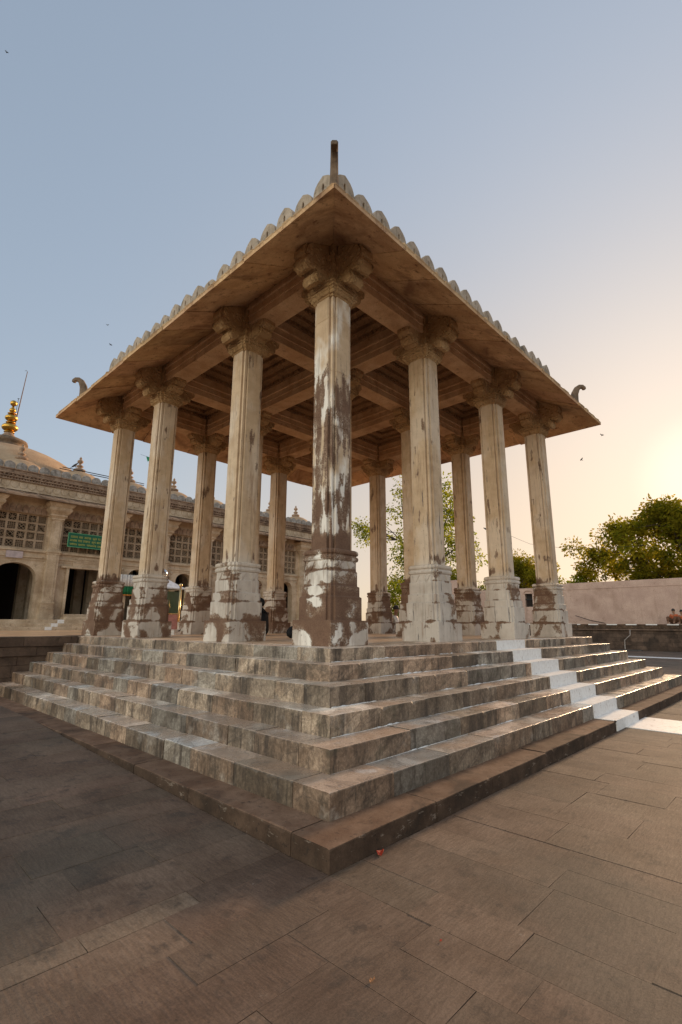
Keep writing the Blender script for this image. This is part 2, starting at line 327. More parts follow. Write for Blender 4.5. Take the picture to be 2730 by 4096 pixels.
REDL = m_simple('red_petal', (.45, .05, .02), .6); TANL = m_simple('dry_leaf', (.30, .13, .05), .7)

# ------------------------------------------------------------------ layout numbers (metres)
XS = [0, 2.5106, 5.2894, 7.8]; YS = [0, 2.2755, 5.5245, 7.8]
E0 = .7095; TR = [.2994, .3014, .2944, .296, .3191]; RI = [.1546, .1777, .1976, .1882, .1868, .1883]
OFF = [E0]; [OFF.append(OFF[-1]+t) for t in TR]
ZT = [0]; [ZT.append(ZT[-1]-r) for r in RI]      # ZT[k] top of step k, ZT[6] top of the kerb
OK_ = OFF[5]+.3033; G = ZT[6]-.1426; YT = 7.42     # kerb offset, ground level, face of the left terrace

# ------------------------------------------------------------------ pavilion
pav = empty('pavilion', (0, 0, 0), 0, 'open square stone pavilion on sixteen tall peeling pillars, raised on marble steps', 'pavilion')

def rnd_tone(kind='marble'):
    r = random.random(); b = random.uniform(.30, .68)
    if kind == 'marble':
        t = (1.12, 1.06, .99) if r < .34 else (1.04, .90, .80) if r < .58 else (.95, .79, .68) if r < .72 else (.84, .90, .95) if r < .88 else (.55, .49, .42)
    else: t = (1, .96, .93); b = random.uniform(.38, .64)
    return tuple(b*x for x in t)
def block_run(mb, axis, a0, a1, fixed0, fixed1, z0, z1, lmin, lmax, kind='marble', gap=.005):
    a = a0; first = True
    while a < a1-1e-3:
        L = random.uniform(lmin, lmax); b = a+L
        if a1-b < lmin*.6: b = a1
        c = rnd_tone(kind); j = random.uniform(-.005, .005); jz = random.uniform(-.004, .003)
        f0 = fixed0+(0 if (first or b >= a1) else j)
        g0 = 0 if first else gap/2
        # worn nosing: a chamfer whose size wanders, with the odd chip knocked out
        p0, p1 = a+g0, b-gap/2; n = max(3, int((p1-p0)/.045)); rings = []; sd_ = random.random()*50; cut = 0
        for i in range(n+1):
            p = p0+(p1-p0)*i/n; e = .006+.009*abs(mnoise.noise(Vector((p*6, sd_, 0))))
            if random.random() < .035: cut = random.uniform(.012, .032)
            e += cut; cut *= .45
            if i in (0, n): e += .006
            w = .003*mnoise.noise(Vector((p*3, sd_, 5))); zt_ = z1+jz+.003*mnoise.noise(Vector((p*2.2, sd_, 9)))
            q = [(f0+w, z0), (f0+w, zt_-e*1.1), (f0+w+e*.35, zt_-e*.3), (f0+w+e, zt_), (fixed1, zt_), (fixed1, z0)]
            rings.append([(p, u, z) if axis == 'x' else (u, p, z) for u, z in q])
        mb.loft(rings, False, True, c)
        a = b; first = False
for k in range(6):
    o = OFF[k]; d = (TR[k-1] if k else .5)+.03; mb = MB(); z1 = ZT[k]; z0 = ZT[k+1]-.02; lo, hi = (.5, 1.15) if k else (.8, 1.5)
    XE = XS[3]+o
    # side facing -Y (image right), includes the near corner block
    block_run(mb, 'x', -o, XE, -o, -o+d+.05, z0, z1, lo, hi)
    block_run(mb, 'y', -o+d+.055, YT-.004, -o, -o+d, z0, z1, lo*.8, hi*.8)
    a = -o+d+.06
    while a < YT-.01:
        b = min(a+random.uniform(lo, hi), YT-.005); mb.box(XE-d, a, z0, XE, b-.004, z1, rnd_tone(), .002); a = b
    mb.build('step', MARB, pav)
core = MB(); core.box(-E0-.45, -E0-.45, G, XS[3]+E0+.45, YT-.01, -.62, (.3, .3, .3)); core.box(-E0+.02, -E0+.02, -.63, XS[3]+E0-.02, YT-.01, -.012, (.3, .3, .3))
core.box(-OFF[5]+.1, -OFF[5]+.1, G, XS[3]+OFF[5]-.1, YT-.02, ZT[5]-.03, (.3, .3, .3))
core.build('plinth_core', SAND, pav)
mb = MB(); zt = ZT[6]
block_run(mb, 'x', -OK_, XS[3]+OK_, -OK_, -OFF[5]+.06, G-.05, zt, .7, 1.5, 'sand', .008)
block_run(mb, 'y', -OFF[5]+.066, YT-.004, -OK_, -OFF[5]+.06, G-.05, zt, .7, 1.4, 'sand', .008)
block_run(mb, 'y', -OFF[5]+.066, YT-.004, XS[3]+OFF[5]-.06, XS[3]+OK_, G-.05, zt, .8, 1.4, 'sand', .008)
mb.build('kerb_step', SAND, pav, 0, label='dark sandstone lowest step, broader and browner than the marble ones')
# lime mortar squeezed out along the foot of the risers: one wavy bead each
for k in range(0, 5):
    o = OFF[k]; zz = ZT[k+1]; mb = MB(); rows = []; x = -o+.02; end = 3.1
    while x < end:
        a = max(0, mnoise.noise(Vector((x*1.9, k*7.3, 0)))*1.7+.1)*max(0, mnoise.noise(Vector((x*13, k*3.1, 4)))+.45); h = .001+.017*a; w = .003+.022*a
        rows.append([(x, -o+.003, zz-.002), (x, -o-w, zz-.002), (x, -o-w*.8, zz+h*.4), (x, -o-.002, zz+h*1.3)]); x += random.uniform(.02, .05)
    mb.loft(rows, True); mb.build('mortar_bead', WHITE, pav)
# white painted stripe climbing the right-hand steps
mb = MB(); x0, x1, e = 3.43, 4.60, .004
for k in range(6):
    o = OFF[k]; mb.box(x0+random.uniform(-.01, .01), -o-.010, ZT[k+1]+.004, x1+random.uniform(-.01, .01), -o+.02, ZT[k]+.007)
    inner = OFF[k-1] if k else o-.03
    if k: mb.box(x0, -o-.008, ZT[k]-.02, x1, -inner-.002, ZT[k]+.0075)
mb.box(x0, -OK_-.010, G+.003, x1, -OK_+.02, ZT[6]+.007); mb.box(x0, -OK_-.008, ZT[6]-.02, x1, -OFF[5]-.002, ZT[6]+.0075)
mb.build('painted_stripe', WHITE, pav, label='white painted stripe running up the steps')
# floor slabs
mb = MB(); x = -E0+.48
while x < XS[3]+E0-.02:
    w = random.uniform(.55, .8); xe = min(x+w, XS[3]+E0-.01); y = -E0+.48
    while y < YS[3]+E0-.02:
        L = random.uniform(.9, 1.5); ye = min(y+L, YS[3]+E0); c = random.uniform(.42, .56); mb.box(x+.003, y+.003, -.02, xe-.003, ye-.003, random.uniform(-.001, .002), (c, c*.98, c*.95)); y = ye
    x = xe
mb.build('floor', FLOOR, pav)

def redent(w, m, c=None, g=0.0):
    """square section with stepped corners, CCW"""
    c = c or w*.9; q = [(w, -m), (w, m)]
    if g: q += [(c-g, m), (c-g, m+g), (c, m+g)]
    else: q += [(c, m)]
    q += [(c, c)]
    if g: q += [(m+g, c), (m+g, c-g), (m, c-g)]
    else: q += [(m, c)]
    out = []
    for k in range(4):
        a = k*math.pi/2; ca, sa = round(math.cos(a)), round(math.sin(a))
        pts = q if k == 0 else q
        for i, (x, y) in enumerate(pts):
            out.append((x*ca-y*sa, x*sa+y*ca))
    # q starts at (w,-m) and the previous quadrant ends at (m,c)->(rotated) ; fine
    return out
def ring(w, z, mr=.62, cr=.9, g=0): return [(x, y, z) for x, y in redent(w, w*mr, w*cr, g)]

def pedestal_mesh():
    mb = MB(); j = .006
    mb.box(-.372, -.372, 0, .372, .372, .332, None, .006)
    P = [(.345, .328), (.345, .642), (.330, .648), (.322, .652), (.322, .786), (.306, .792), (.297, .797), (.297, .995), (.290, 1.0), (.284, 1.004), (.284, 1.135),
         (.290, 1.14), (.306, 1.150), (.312, 1.175), (.306, 1.200), (.287, 1.208), (.287, 1.222), (.306, 1.23), (.312, 1.255), (.304, 1.285), (.275, 1.297), (.24, 1.303)]
    mb.loft([ring(w, z, .74, .9) for w, z in P])
    # carved pendants under the mouldings
    for s in range(4):
        a = s*math.pi/2; ca, sa = round(math.cos(a)), round(math.sin(a))
        for u0, u1 in ((-.205, -.02), (.02, .205)):
            um = (u0+u1)/2; pts = [(u0, 1.13), (u1, 1.13), (um+.03, 1.03), (um, .985), (um-.03, 1.03)]
            for dd in (0,):
                vs = [(.284, u, z) for u, z in pts] + [(.299, u*1.0+(um-u)*.12, z+(1.06-z)*.12) for u, z in pts]
                vs = [(x*ca-y*sa, x*sa+y*ca, z) for x, y, z in vs]; n = 5
                mb.add(vs, [tuple(range(n, 2*n))]+[(i, (i+1) % n, (i+1) % n+n, i+n) for i in range(n)])
    return mb
def shaft_mesh(joints=()):
    mb = MB(); rg = []
    def w(z): return .214+.004*math.sin(z*1.7)*0
    zs = [(1.298, w(0))]
    z = 1.6
    pts = [1.298]
    while z < 5.25: pts.append(z); z += .35
    pts.append(5.30)
    out = []
    for z in pts: out.append((z, .214))
    for jz in joints: out += [(jz-.006, .2138), (jz-.002, .209), (jz+.003, .209), (jz+.007, .2142)]
    out.sort()
    mb.loft([ring(w_*1.055, z, .60, .875, .021) for z, w_ in out])
    return mb
def arm_profile(tall, top):
    if tall: return [(.10, 5.47), (.36, 5.47), (.42, 5.40), (.50, 5.385), (.535, 5.43), (.545, 5.50), (.515, 5.56), (.545, 5.60), (.585, 5.555), (.655, 5.545), (.715, 5.59), (.735, 5.67), (.715, 5.75), (.745, 5.78), (.745, 5.86), (.725, 5.895), (.70, top(.70)), (.10, top(.10))]
    return [(.10, 5.47), (.34, 5.47), (.40, 5.50), (.46, 5.485), (.53, 5.52), (.555, 5.585), (.54, 5.63), (.60, 5.65), (.64, 5.69), (.64, 5.775), (.10, 5.775)]
EI, ESL = 6.17+.005, .4877
def ez(o): return 5.640 + ESL*(1.3246-o)    # underside of eave
def arm(mb, ang, tall):
    ca, sa = round(math.cos(ang)), round(math.sin(ang)); pf = arm_profile(tall, lambda o: ez(o)+.02)
    hw = .12
    for h0, h1, sh in ((-hw, hw, 0), (-hw-.03, -hw+.002, .05), (hw-.002, hw+.03, .05)):
        q = pf if not sh else [(.10+(x-.10)*(1-sh*1.3), 5.47+(z-5.47)*.96+.012) for x, z in pf]
        n = len(q); vs = [(x, h0, z) for x, z in q]+[(x, h1, z) for x, z in q]
        vs = [(x*ca-y*sa, x*sa+y*ca, z) for x, y, z in vs]
        mb.add(vs, [tuple(range(n)), tuple(range(2*n-1, n-1, -1))]+[(i, i+n, (i+1) % n+n, (i+1) % n) for i in range(n)])
    # round bosses on the arm end
    if tall:
        for (ox, oz, rr) in ((.665, 5.665, .080), (.475, 5.475, .062)):
            for side in (-1, 1):
                vs = []; seg = 12; y0, y1 = side*hw, side*(hw+.045)
                for yy, r_ in ((y0, rr), (y1, rr*.75)):
                    for i in range(seg):
                        t = 2*math.pi*i/seg; vs.append((ox+r_*math.cos(t), yy, oz+r_*math.sin(t)))
                vs = [(x*ca-y*sa, x*sa+y*ca, z) for x, y, z in vs]
                mb.add(vs, [tuple(range(seg, 2*seg))]+[(i, (i+1) % seg, (i+1) % seg+seg, i+seg) for i in range(seg)])
def capital_mesh(outs):
    mb = MB()
    P = [(.222, 5.255), (.236, 5.262), (.240, 5.285), (.262, 5.295), (.285, 5.335), (.300, 5.342), (.304, 5.372), (.288, 5.382), (.288, 5.392), (.306, 5.398), (.310, 5.425), (.296, 5.437), (.296, 5.447), (.316, 5.455), (.316, 5.485), (.30, 5.495)]
    mb.loft([ring(w, z, .66, .92) for w, z in P])
    P = [(.262, 5.49), (.27, 5.56), (.285, 5.62), (.272, 5.68), (.25, 5.70), (.262, 5.73), (.275, 5.78), (.262, 5.86), (.25, 6.0), (.25, 6.28)]
    mb.loft([ring(w, z, .6, .9) for w, z in P])
    for k in range(4): arm(mb, k*math.pi/2, k in outs)
    return mb
PED = pedestal_mesh(); cache = {}
pill_labels = {(0, 0): 'near corner pillar, its shaft stripped to brown stone below and whitewashed above'}
def mk_pillar(i, j):
    outs = []
    if i == 0: outs.append(2)
    if i == 3: outs.append(0)
    if j == 0: outs.append(3)
    if j == 3: outs.append(1)
    near = (i, j) == (0, 0)
    key = 'near' if near else 'std'
    if key not in cache: cache[key] = shaft_mesh((3.11, 3.987, 4.887) if near else ()).build('pillar', PL, None, .0)
    else:
        pass
    if near or not cache.get(key+'_used'): sh = cache[key]; cache[key+'_used'] = True
    else: sh = cache[key].copy(); link(sh)
    sh.parent = pav; sh.location = (XS[i], YS[j], 0); sh['group'] = 'pillars of the pavilion'
    if 'ped' not in cache: pd = PED.build('pedestal', PL, sh, .006); cache['ped'] = pd
    else: pd = cache['ped'].copy(); link(pd); pd.parent = sh
    if outs and len(outs) == 2: kk = tuple(outs)
    else: kk = tuple(outs)
    kk = ('cap',)+kk
    if kk not in cache: cp = capital_mesh(outs).build('capital', CAPS, sh, .006); cache[kk] = cp
    else: cp = cache[kk].copy(); link(cp); cp.parent = sh
    for o in (sh, pd):
        o['peel_low'] = {(0, 0): .535, (1, 0): .37, (2, 0): .40, (3, 0): .43, (0, 1): .46, (0, 2): .50, (0, 3): .53}.get((i, j), .52)
        o['peel_high'] = .535 if near else .375
        o['peel_top'] = 4.3 if near else 9.0; o['wash'] = .95 if near else .25
        o['soot_shade'] = {(1, 0): .9, (2, 0): .8, (3, 0): .5}.get((i, j), .25)
    if (i, j) in pill_labels: sh['label'] = pill_labels[(i, j)]
for i in range(4):
    for j in range(4): mk_pillar(i, j)

# beams
BH, BZ0, BZ1 = .205, 5.76, 6.26
def beam_sec(out_sides=(1, -1)):
    # (u,z) cross section with projecting fillets
    r = [(BH, BZ0), (BH, 5.90), (BH+.018, 5.905), (BH+.018, 5.935), (BH, 5.94), (BH, 6.05), (BH+.03, 6.06), (BH+.03, 6.10), (BH+.012, 6.11), (BH+.012, BZ1)]
    return r + [(-u, z) for u, z in reversed(r)]
sec = beam_sec()
for j in range(4):
    for i in range(3):
        mb = MB(); mb.profx(sec, 'x', XS[i]+.25, XS[i+1]-.25)
        cx = (XS[i]+XS[i+1])/2
        o = mb.build('beam', BEAM, pav, .004)
        # profx 'x' uses u as y: shift to row
        o.location = (0, YS[j], 0)
for i in range(4):
    for j in range(3):
        mb = MB(); mb.profx(sec, 'y', YS[j]+.25, YS[j+1]-.25); o = mb.build('beam', BEAM, pav, .004); o.location = (XS[i], 0, 0)
# carved lotus ceilings
def frame(mb, cx, cy, hx, hy, wx, wy, z0, z1):
    mb.box(cx-hx, cy-hy, z0, cx+hx, cy-hy+wy, z1); mb.box(cx-hx, cy+hy-wy, z0, cx+hx, cy+hy, z1)
    mb.box(cx-hx, cy-hy+wy, z0, cx-hx+wx, cy+hy-wy, z1); mb.box(cx+hx-wx, cy-hy+wy, z0, cx+hx, cy+hy-wy, z1)
for i in range(3):
    for j in range(3):
        mb = MB(); cx, cy = (XS[i]+XS[i+1])/2, (YS[j]+YS[j+1])/2
        hx, hy = (XS[i+1]-XS[i])/2-.10, (YS[j+1]-YS[j])/2-.10; z = 6.262
        ix, iy = hx-.11, hy-.11
        for lv in range(6):
            wx = hx*.155; wy = hy*.155; fx, fy = ix-wx*lv, iy-wy*lv; h = .085
            # frame from the opening outwards to hx
            ox, oy = hx+.0, hy+.0
            frame(mb, cx, cy, ox-lv*.004, oy-lv*.004, ox-lv*.004-fx+.05, oy-lv*.004-fy+.05, z+.001, z+h)
            # dentils along the inner lip
            px, py = fx-.05, fy-.05; nd = 14
            for s in (-1, 1):
                for q in range(nd):
                    u = -1+2*(q+.5)/nd
                    if lv % 2 == 0:
                        mb.box(cx+u*px-.028, cy+s*py-.022*s, z+.015, cx+u*px+.028, cy+s*(py+.012), z+h-.02)
                        mb.box(cx+s*px-.022*s, cy+u*py-.028, z+.015, cx+s*(px+.012), cy+u*py+.028, z+h-.02)
            z += h
        mb.box(cx-hx, cy-hy, z, cx+hx, cy+hy, z+.06)
        mb.lathe([(hx*.05, z-.16), (.10, z-.15), (.13, z-.10), (.20, z-.09), (.23, z-.04), (.3, z-.03), (.31, z+.01)], (cx, cy, 0), 16)
        mb.build('ceiling_panel', CEIL, pav)
# eave: sloping slabs on four sides
OI, OE = .19, 1.3246
def eave_side(side):
    mb = MB(); L = 7.8
    def tr(u, o, z):   # u along side, o outward
        return {0: (u, -o, z), 1: (L+o, u, z), 2: (L-u, L+o, z), 3: (-o, L-u, z)}[side]
    cuts = [-OE]; u = -OE+1.5
    while u < L+OE-1.3: cuts.append(u); u += random.uniform(.72, .95)
    cuts.append(L+OE)
    for a, b in zip(cuts[:-1], cuts[1:]):
        dz = random.uniform(-.013, .013) if a > -OE and b < L+OE else 0; th = .075; g = .005; do = random.uniform(-.022, .008) if a > -OE and b < L+OE else 0
        c = random.uniform(.42, .56); col = (c, c*random.uniform(.93, 1), c*random.uniform(.88, .98)); pts = []
        def lim(x, o): return max(-o, min(L+o, x))
        oe = OE+do
        for zz in (0, th):
            for x, o in ((a+g, oe), (b-g, oe), (b-g, OI), (a+g, OI)):
                pts.append(tr(lim(x, o), o, ez(o)+zz*(1.0)+dz))
        mb.add(pts, [(3, 2, 1, 0), (4, 5, 6, 7), (0, 1, 5, 4), (1, 2, 6, 5), (2, 3, 7, 6), (3, 0, 4, 7)], col)
        # raised lip at the edge, broken into worn lumps
        x = lim(a, oe)+.02
        while x < lim(b, oe)-.05:
            w = random.uniform(.10, .22); h = random.uniform(.012, .05); e = min(x+w, lim(b, oe)-.01); p = []
            for zz in (0, h):
                for xx, o in ((x, oe+.004), (e, oe+.004), (e, oe-.09), (x, oe-.09)): p.append(tr(xx, o, ez(o)+th-.01+zz+dz))
            mb.add(p, [(4, 5, 6, 7), (0, 1, 5, 4), (1, 2, 6, 5), (2, 3, 7, 6), (3, 0, 4, 7)], (c*.8, c*.8, c*.75)); x = e+random.uniform(.0, .05)
        if a > -OE and random.random() < .9:
            x = lim(a, oe); p = []
            for zz in (0, .055):
                for xx, o in ((x-.03, oe+.002), (x+.03, oe+.002), (x+.03, oe-.5), (x-.03, oe-.5)): p.append(tr(xx, o, ez(o)+th-.01+zz))
            mb.add(p, [(4, 5, 6, 7), (0, 1, 5, 4), (1, 2, 6, 5), (2, 3, 7, 6), (3, 0, 4, 7)], (c*.8, c*.8, c*.75))
    return mb.build('eave', EAVE, pav, .005)
for s in range(4): eave_side(s)
# rib on the hip underside
for (cx, cy, sx, sy) in ((0, 0, -1, -1), (7.8, 0, 1, -1), (0, 7.8, -1, 1), (7.8, 7.8, 1, 1)):
    mb = MB(); a = Vector((cx+sx*.35, cy+sy*.35, ez(.35)+.01)); b = Vector((cx+sx*1.3, cy+sy*1.3, ez(1.3)+.012))
    mb.tube([a, (a+b)/2, b], .014, 6); mb.build('hip_rib', EAVE, pav)
# parapet, cornice, flat roof
PO = .43
mb = MB()
def sq_ring(mb, o0, o1, z0, z1):
    L = 7.8
    mb.box(-o1, -o1, z0, L+o1, -o0, z1); mb.box(-o1, L+o0, z0, L+o1, L+o1, z1)
    mb.box(-o1, -o0, z0, -o0, L+o0, z1); mb.box(L+o0, -o0, z0, L+o1, L+o0, z1)
sq_ring(mb, .32, PO-.02, 6.175, 6.30); sq_ring(mb, .05, PO-.025, 6.30, 6.62); sq_ring(mb, .07, PO+.03, 6.621, 6.70); sq_ring(mb, .09, PO-.01, 6.701, 6.80); sq_ring(mb, .08, PO+.045, 6.801, 6.86)
mb.box(-.05, -.05, 6.85, 7.85, 7.85, 6.95)
mb.build('parapet', MERL, pav, .006)
# merlons with a slit each
def merlon_mesh(w, h, th, broken=False):
    n = 22; out = []; hw = w/2
    prof = []
    for i in range(n):
        t = -math.pi/2*1.0 + 2*math.pi*i/n
        # outer shape: base flat, sides slightly bulging, pointed round top
        a = 2*math.pi*i/n - math.pi/2
        x = math.cos(a); y = math.sin(a)
        if y < 0: X = hw*max(-1, min(1, x*1.5))*(.93); Z = 0 if abs(x) < .67 else h*.30*(1+y*1.0)
        else: X = hw*x*(1 if y < .8 else .98); Z = h*.30 + h*.66*(y**.92) + (h*.045 if y > .985 else 0)
        if y < 0 and abs(x) >= .67: X = hw*(1 if x > 0 else -1)*(.95+.05*(1+y))
        out.append((X, Z))
    inn = []
    for i in range(n):
        a = 2*math.pi*i/n - math.pi/2; inn.append((w*.055*math.cos(a), h*.52+h*.15*math.sin(a)))
    vs = [(x, -th/2, z) for x, z in out]+[(x, -th/2, z) for x, z in inn]+[(x, th/2, z) for x, z in out]+[(x, th/2, z) for x, z in inn]
    fs = []
    for i in range(n):
        j = (i+1) % n; fs += [(i, j, n+j, n+i), (2*n+j, 2*n+i, 3*n+i, 3*n+j), (j, i, 2*n+i, 2*n+j), (n+i, n+j, 3*n+j, 3*n+i)]
    if broken: vs = [(x if z < h*.5 else x*.8-(.02), y, z if z < h*.62 else h*.62+(z-h*.62)*.25) for x, y, z in vs]
    m = MB(); m.add(vs, fs); return m
NM = 18; pit = (7.8+2*PO)/NM; mer = None; brk = None
for side in range(4):
    for k in range(NM):
        u = -PO+pit*(k+.5); L = 7.8
        pos, rz = {0: ((u, -PO+.05, 6.858), 0), 1: ((L+PO-.05, u, 6.858), math.pi/2), 2: ((u, L+PO-.05, 6.858), math.pi), 3: ((-PO+.05, u, 6.858), -math.pi/2)}[side]
        bk = (side, k) in ((3, 7), (0, 12))
        if bk:
            if brk is None: brk = merlon_mesh(pit*.96, .47, .10, True).build('merlon', MERL, pav, .012); o = brk
            else: o = brk.copy(); link(o); o.parent = pav
            o['label'] = 'broken merlon with its top sheared off'
        elif mer is None: mer = merlon_mesh(pit*.965, .475, .11).build('merlon', MERL, pav, .012); o = mer
        else: o = mer.copy(); link(o); o.parent = pav
        o.scale = (random.uniform(.94, 1.02), random.uniform(.9, 1.1), random.uniform(.93, 1.05)); o.location = (pos[0], pos[1], pos[2]+random.uniform(-.012, .002)); o.rotation_euler = (random.uniform(-.03, .03), random.uniform(-.02, .02), rz+random.uniform(-.04, .04))
# corner horns rising from each hip
def horn_mesh():
    mb = MB(); path = [(-.16, .12, .14, .15), (-.11, .18, .17, .13), (-.03, .30, .13, .115), (-.01, .48, .105, .10), (.02, .64, .09, .092), (.09, .78, .075, .088), (.17, .845, .06, .085), (.25, .85, .052, .085), (.29, .81, .05, .083), (.295, .765, .04, .08)]
    rings = []
    for i, (o, z, d, w) in enumerate(path):
        a = path[max(i-1, 0)]; b = path[min(i+1, len(path)-1)]; t = Vector((b[0]-a[0], 0, b[1]-a[1])).normalized(); nrm = Vector((t.z, 0, -t.x))
        c = Vector((o, 0, z)); r = []
        for su, sv in ((1, -.6), (1, .6), (.6, 1), (-.6, 1), (-1, .6), (-1, -.6), (-.6, -1), (.6, -1)):
            r.append(tuple(c+nrm*d*su+Vector((0, w*sv*.62, 0))))
        rings.append(r)
    mb.loft(rings); mb.loft([[(-.13+r*math.cos(q*math.pi/6), r*math.sin(q*math.pi/6), h-.345*(-.13+r*math.cos(q*math.pi/6))) for q in range(12)] for r, h in ((.15, .0), (.17, .05), (.13, .12), (.07, .16))], True); return mb
hm = None
for cx, cy, a in ((-.86, -.86, -135), (7.8+.86, -.86, -45), (-.86, 7.8+.86, 135), (7.8+.86, 7.8+.86, 45)):
    if hm is None: hm = horn_mesh().build('corner_horn', HORN, pav, .01); o = hm
    else: o = hm.copy(); link(o); o.parent = pav
    o.location = (cx, cy, ez(.86)+.05); o.rotation_euler = (0, 0, R(a))

# ------------------------------------------------------------------ ground
g = MB(); g.add([(-600, -600, G-.03), (900, -600, G-.03), (900, 900, G-.03), (-600, 900, G-.03)], [(0, 1, 2, 3)]); tag(g.build('ground', GROUND), kind='structure')
mb = MB()
def gz(x, y): return G+(min(1, max(0, (y-(-OK_+.4))/5.8))*.150 if x < -OK_+.01 else 0)     # the court rises a little to the left, swallowing the kerb
def slab(x0, y0, x1, y1, pick, pale=False):
    c = random.uniform(.42, .56); r = random.random()
    if r < .12: c *= 1.2
    if pale: c = .70
    dz = random.uniform(-.002, .002); g = .0013; jj = lambda: random.uniform(-.0022, .0030)
    q = [(x0+g+jj(), y0+g+jj()), (x1-g+jj(), y0+g+jj()), (x1-g+jj(), y1-g+jj()), (x0+g+jj(), y1-g+jj())]; xm, ym = (x0+x1)/2, (y0+y1)/2
    vs = [(x, y, gz(xm, y)-.028) for x, y in q]+[(x, y, gz(xm, y)+dz) for x, y in q]
    mb.add(vs, [(3, 2, 1, 0), (4, 5, 6, 7), (0, 1, 5, 4), (1, 2, 6, 5), (2, 3, 7, 6), (3, 0, 4, 7)], (c*random.uniform(.98, 1.05), c*random.uniform(.95, 1.0), pick) if not pale else (c*.97, c*1.0, pick))
part = [-OK_]
while part[-1] > -15: part.append(part[-1]-random.uniform(.24, .46))
for k in range(len(part)-1):
    hi, lo = part[k], part[k+1]
    # strips to the left run along X, end on the mitre; strips to the right run along Y
    x = lo
    while x > -18:
        L = random.uniform(.45, 1.1); x0 = x-L; slab(x0, lo, x, hi, .3); x = x0
    y = hi
    while y > -18:
        L = random.uniform(.5, 1.2); y0 = y-L; slab(lo, y0, hi, y, .7); y = y0
y = -OK_
while y < YT-.01:
    y1 = min(y+random.uniform(.26, .48), YT-.004); x = -OK_-.004
    if y < -OK_+.01: y1 = -2.225
    elif y < -2.2: y1 = -2.058
    pale = abs(y1+2.058) < .01
    while x > -18: L = random.uniform(.45, 1.1) if not (pale and x > -2.6) else .71; slab(x-L, y, x, y1, .3, pale and x < -3); x -= L
    y = y1
x = -OK_
while x < 30.9:
    x1 = min(x+(random.uniform(.28, .5) if x < 8 else random.uniform(.6, .9)), 30.95); ytop = -OK_-.004 if x < XS[3]+OK_ else YT; y = ytop
    if x < XS[3]+OK_ < x1: x1 = XS[3]+OK_+.004
    while y > -20: L = random.uniform(.5, 1.2) if x < 8 else random.uniform(1.2, 2.4); slab(x, y-L, x1, y, .7); y -= L
    x = x1
tag(mb.build('pavement', PAVE, None, .0), kind='structure')
mb = MB(); mb.box(3.86, -26, G-.002, 5.02, -OK_-.003, G+.0085); tag(mb.build('painted_path', WHITE), kind='structure')
mb = MB(); mb.box(23.3, -26, G-.002, 24.1, 6.5, G+.0085); tag(mb.build('painted_line', WHITE), kind='structure')

# left terrace, flush with the pavilion floor
ter = empty('terrace', (0, YT, 0)); tag(ter, kind='structure')
def wall_blocks(mb, x0, x1, yf, yb, z0, z1, hmin, hmax, lmin, lmax):
    z = z0
    while z < z1-1e-3:
        h = random.uniform(hmin, hmax); zz = min(z+h, z1); zz = z1 if z1-zz < hmin*.5 else zz; x = x0
        while x < x1:
            L = random.uniform(lmin, lmax); c = random.uniform(.35, .62); mb.box(x+.003, yf+random.uniform(-.006, .006), z+.003, min(x+L, x1)-.003, yb, zz-.003, (c, c*.95, c*.9), .002); x += L
        z = zz
mb = MB(); wall_blocks(mb, -24, -E0+.3, 0, .4, G-.05, -.40, .2, .3, .5, 1.0); wall_blocks(mb, -24, -E0+.3, -.05, .4, -.40, -.21, .19, .19, .6, 1.2); wall_blocks(mb, -24, -E0-.02, -.09, .4, -.205, -.005, .2, .2, .7, 1.4)
wall_blocks(mb, XS[3]+E0-.3, 24, 0, .4, G-.05, -.005, .2, .3, .5, 1.0)
mb.build('retaining_wall', TWALL, ter)
mb = MB(); mb.box(-24, .39, G, -E0+.4, 11.6, -.012); mb.box(XS[3]+E0-.4, .39, G, 24, 11.6, -.012); mb.box(-E0+.41, 1.09+.01, G, XS[3]+E0-.41, 11.6, -.012)
mb.build('terrace_fill', TWALL, ter)
mb = MB(); y = .41-.02
while y < 11.55:
    y1 = min(y+random.uniform(.6, .9), 11.6); x = -24
    while x < 24:
        L = random.uniform(1.0, 2.0); c = random.uniform(.40, .58); xe = x+L
        if YT+y < YS[3]+E0 and xe > -E0 and x < XS[3]+E0:
            if x < -E0-.1: mb.box(x, y+.003, -.012, -E0-.002, y1, random.uniform(-.006, -.003), (c, c*.97, c*.93))
            if xe > XS[3]+E0+.1: mb.box(XS[3]+E0+.002, y+.003, -.012, xe, y1, random.uniform(-.006, -.003), (c, c*.97, c*.93))
        else: mb.box(x, y+.003, -.012, xe-.005, y1, random.uniform(-.006, -.003), (c, c*.97, c*.93))
        x = xe
    y = y1
mb.build('terrace_paving', FLOOR, ter)

# ------------------------------------------------------------------ mosque
FY = 20.0
mos = empty('mosque', (0, FY, 0), 0, 'long cream stone mosque with carved screens, scalloped roofline and a row of small domes', 'building')
PX = [-3.3, -.5, 2.14, 4.8, 7.45, 10.05, 12.45, 14.85, 17.2, 19.6]
BZ = .43
mb = MB()
for k, (yy, zz) in enumerate(((18.15, .13), (18.5, .275), (18.85, BZ))):
    mb.box(-6 if k == 2 else -6, yy-FY, -.02, 19.9, yy-FY+.36 if k < 2 else 6, zz-.001*k)
mb.box(2.75, -.9, BZ, 4.5, .4, .56); mb.box(2.85, -.6, .56, 4.4, .4, .68)
mb.build('plinth_steps', MOSQ, mos, .01)
mb = MB()
for x, yy, z0, z1 in ((2.36, 18.85, .275, BZ), (2.02, 18.5, .13, .275), (1.70, 18.15, 0, .13)):
    mb.box(x, yy-FY-.006, z0+.005, x+.26, yy-FY+.02, z1-.004); mb.box(x, yy-FY-.004, z1-.02, x+.26, yy-FY+.3, z1+.004)
mb.build('painted_squares', WHITE, mos, label='white painted squares on the mosque steps')
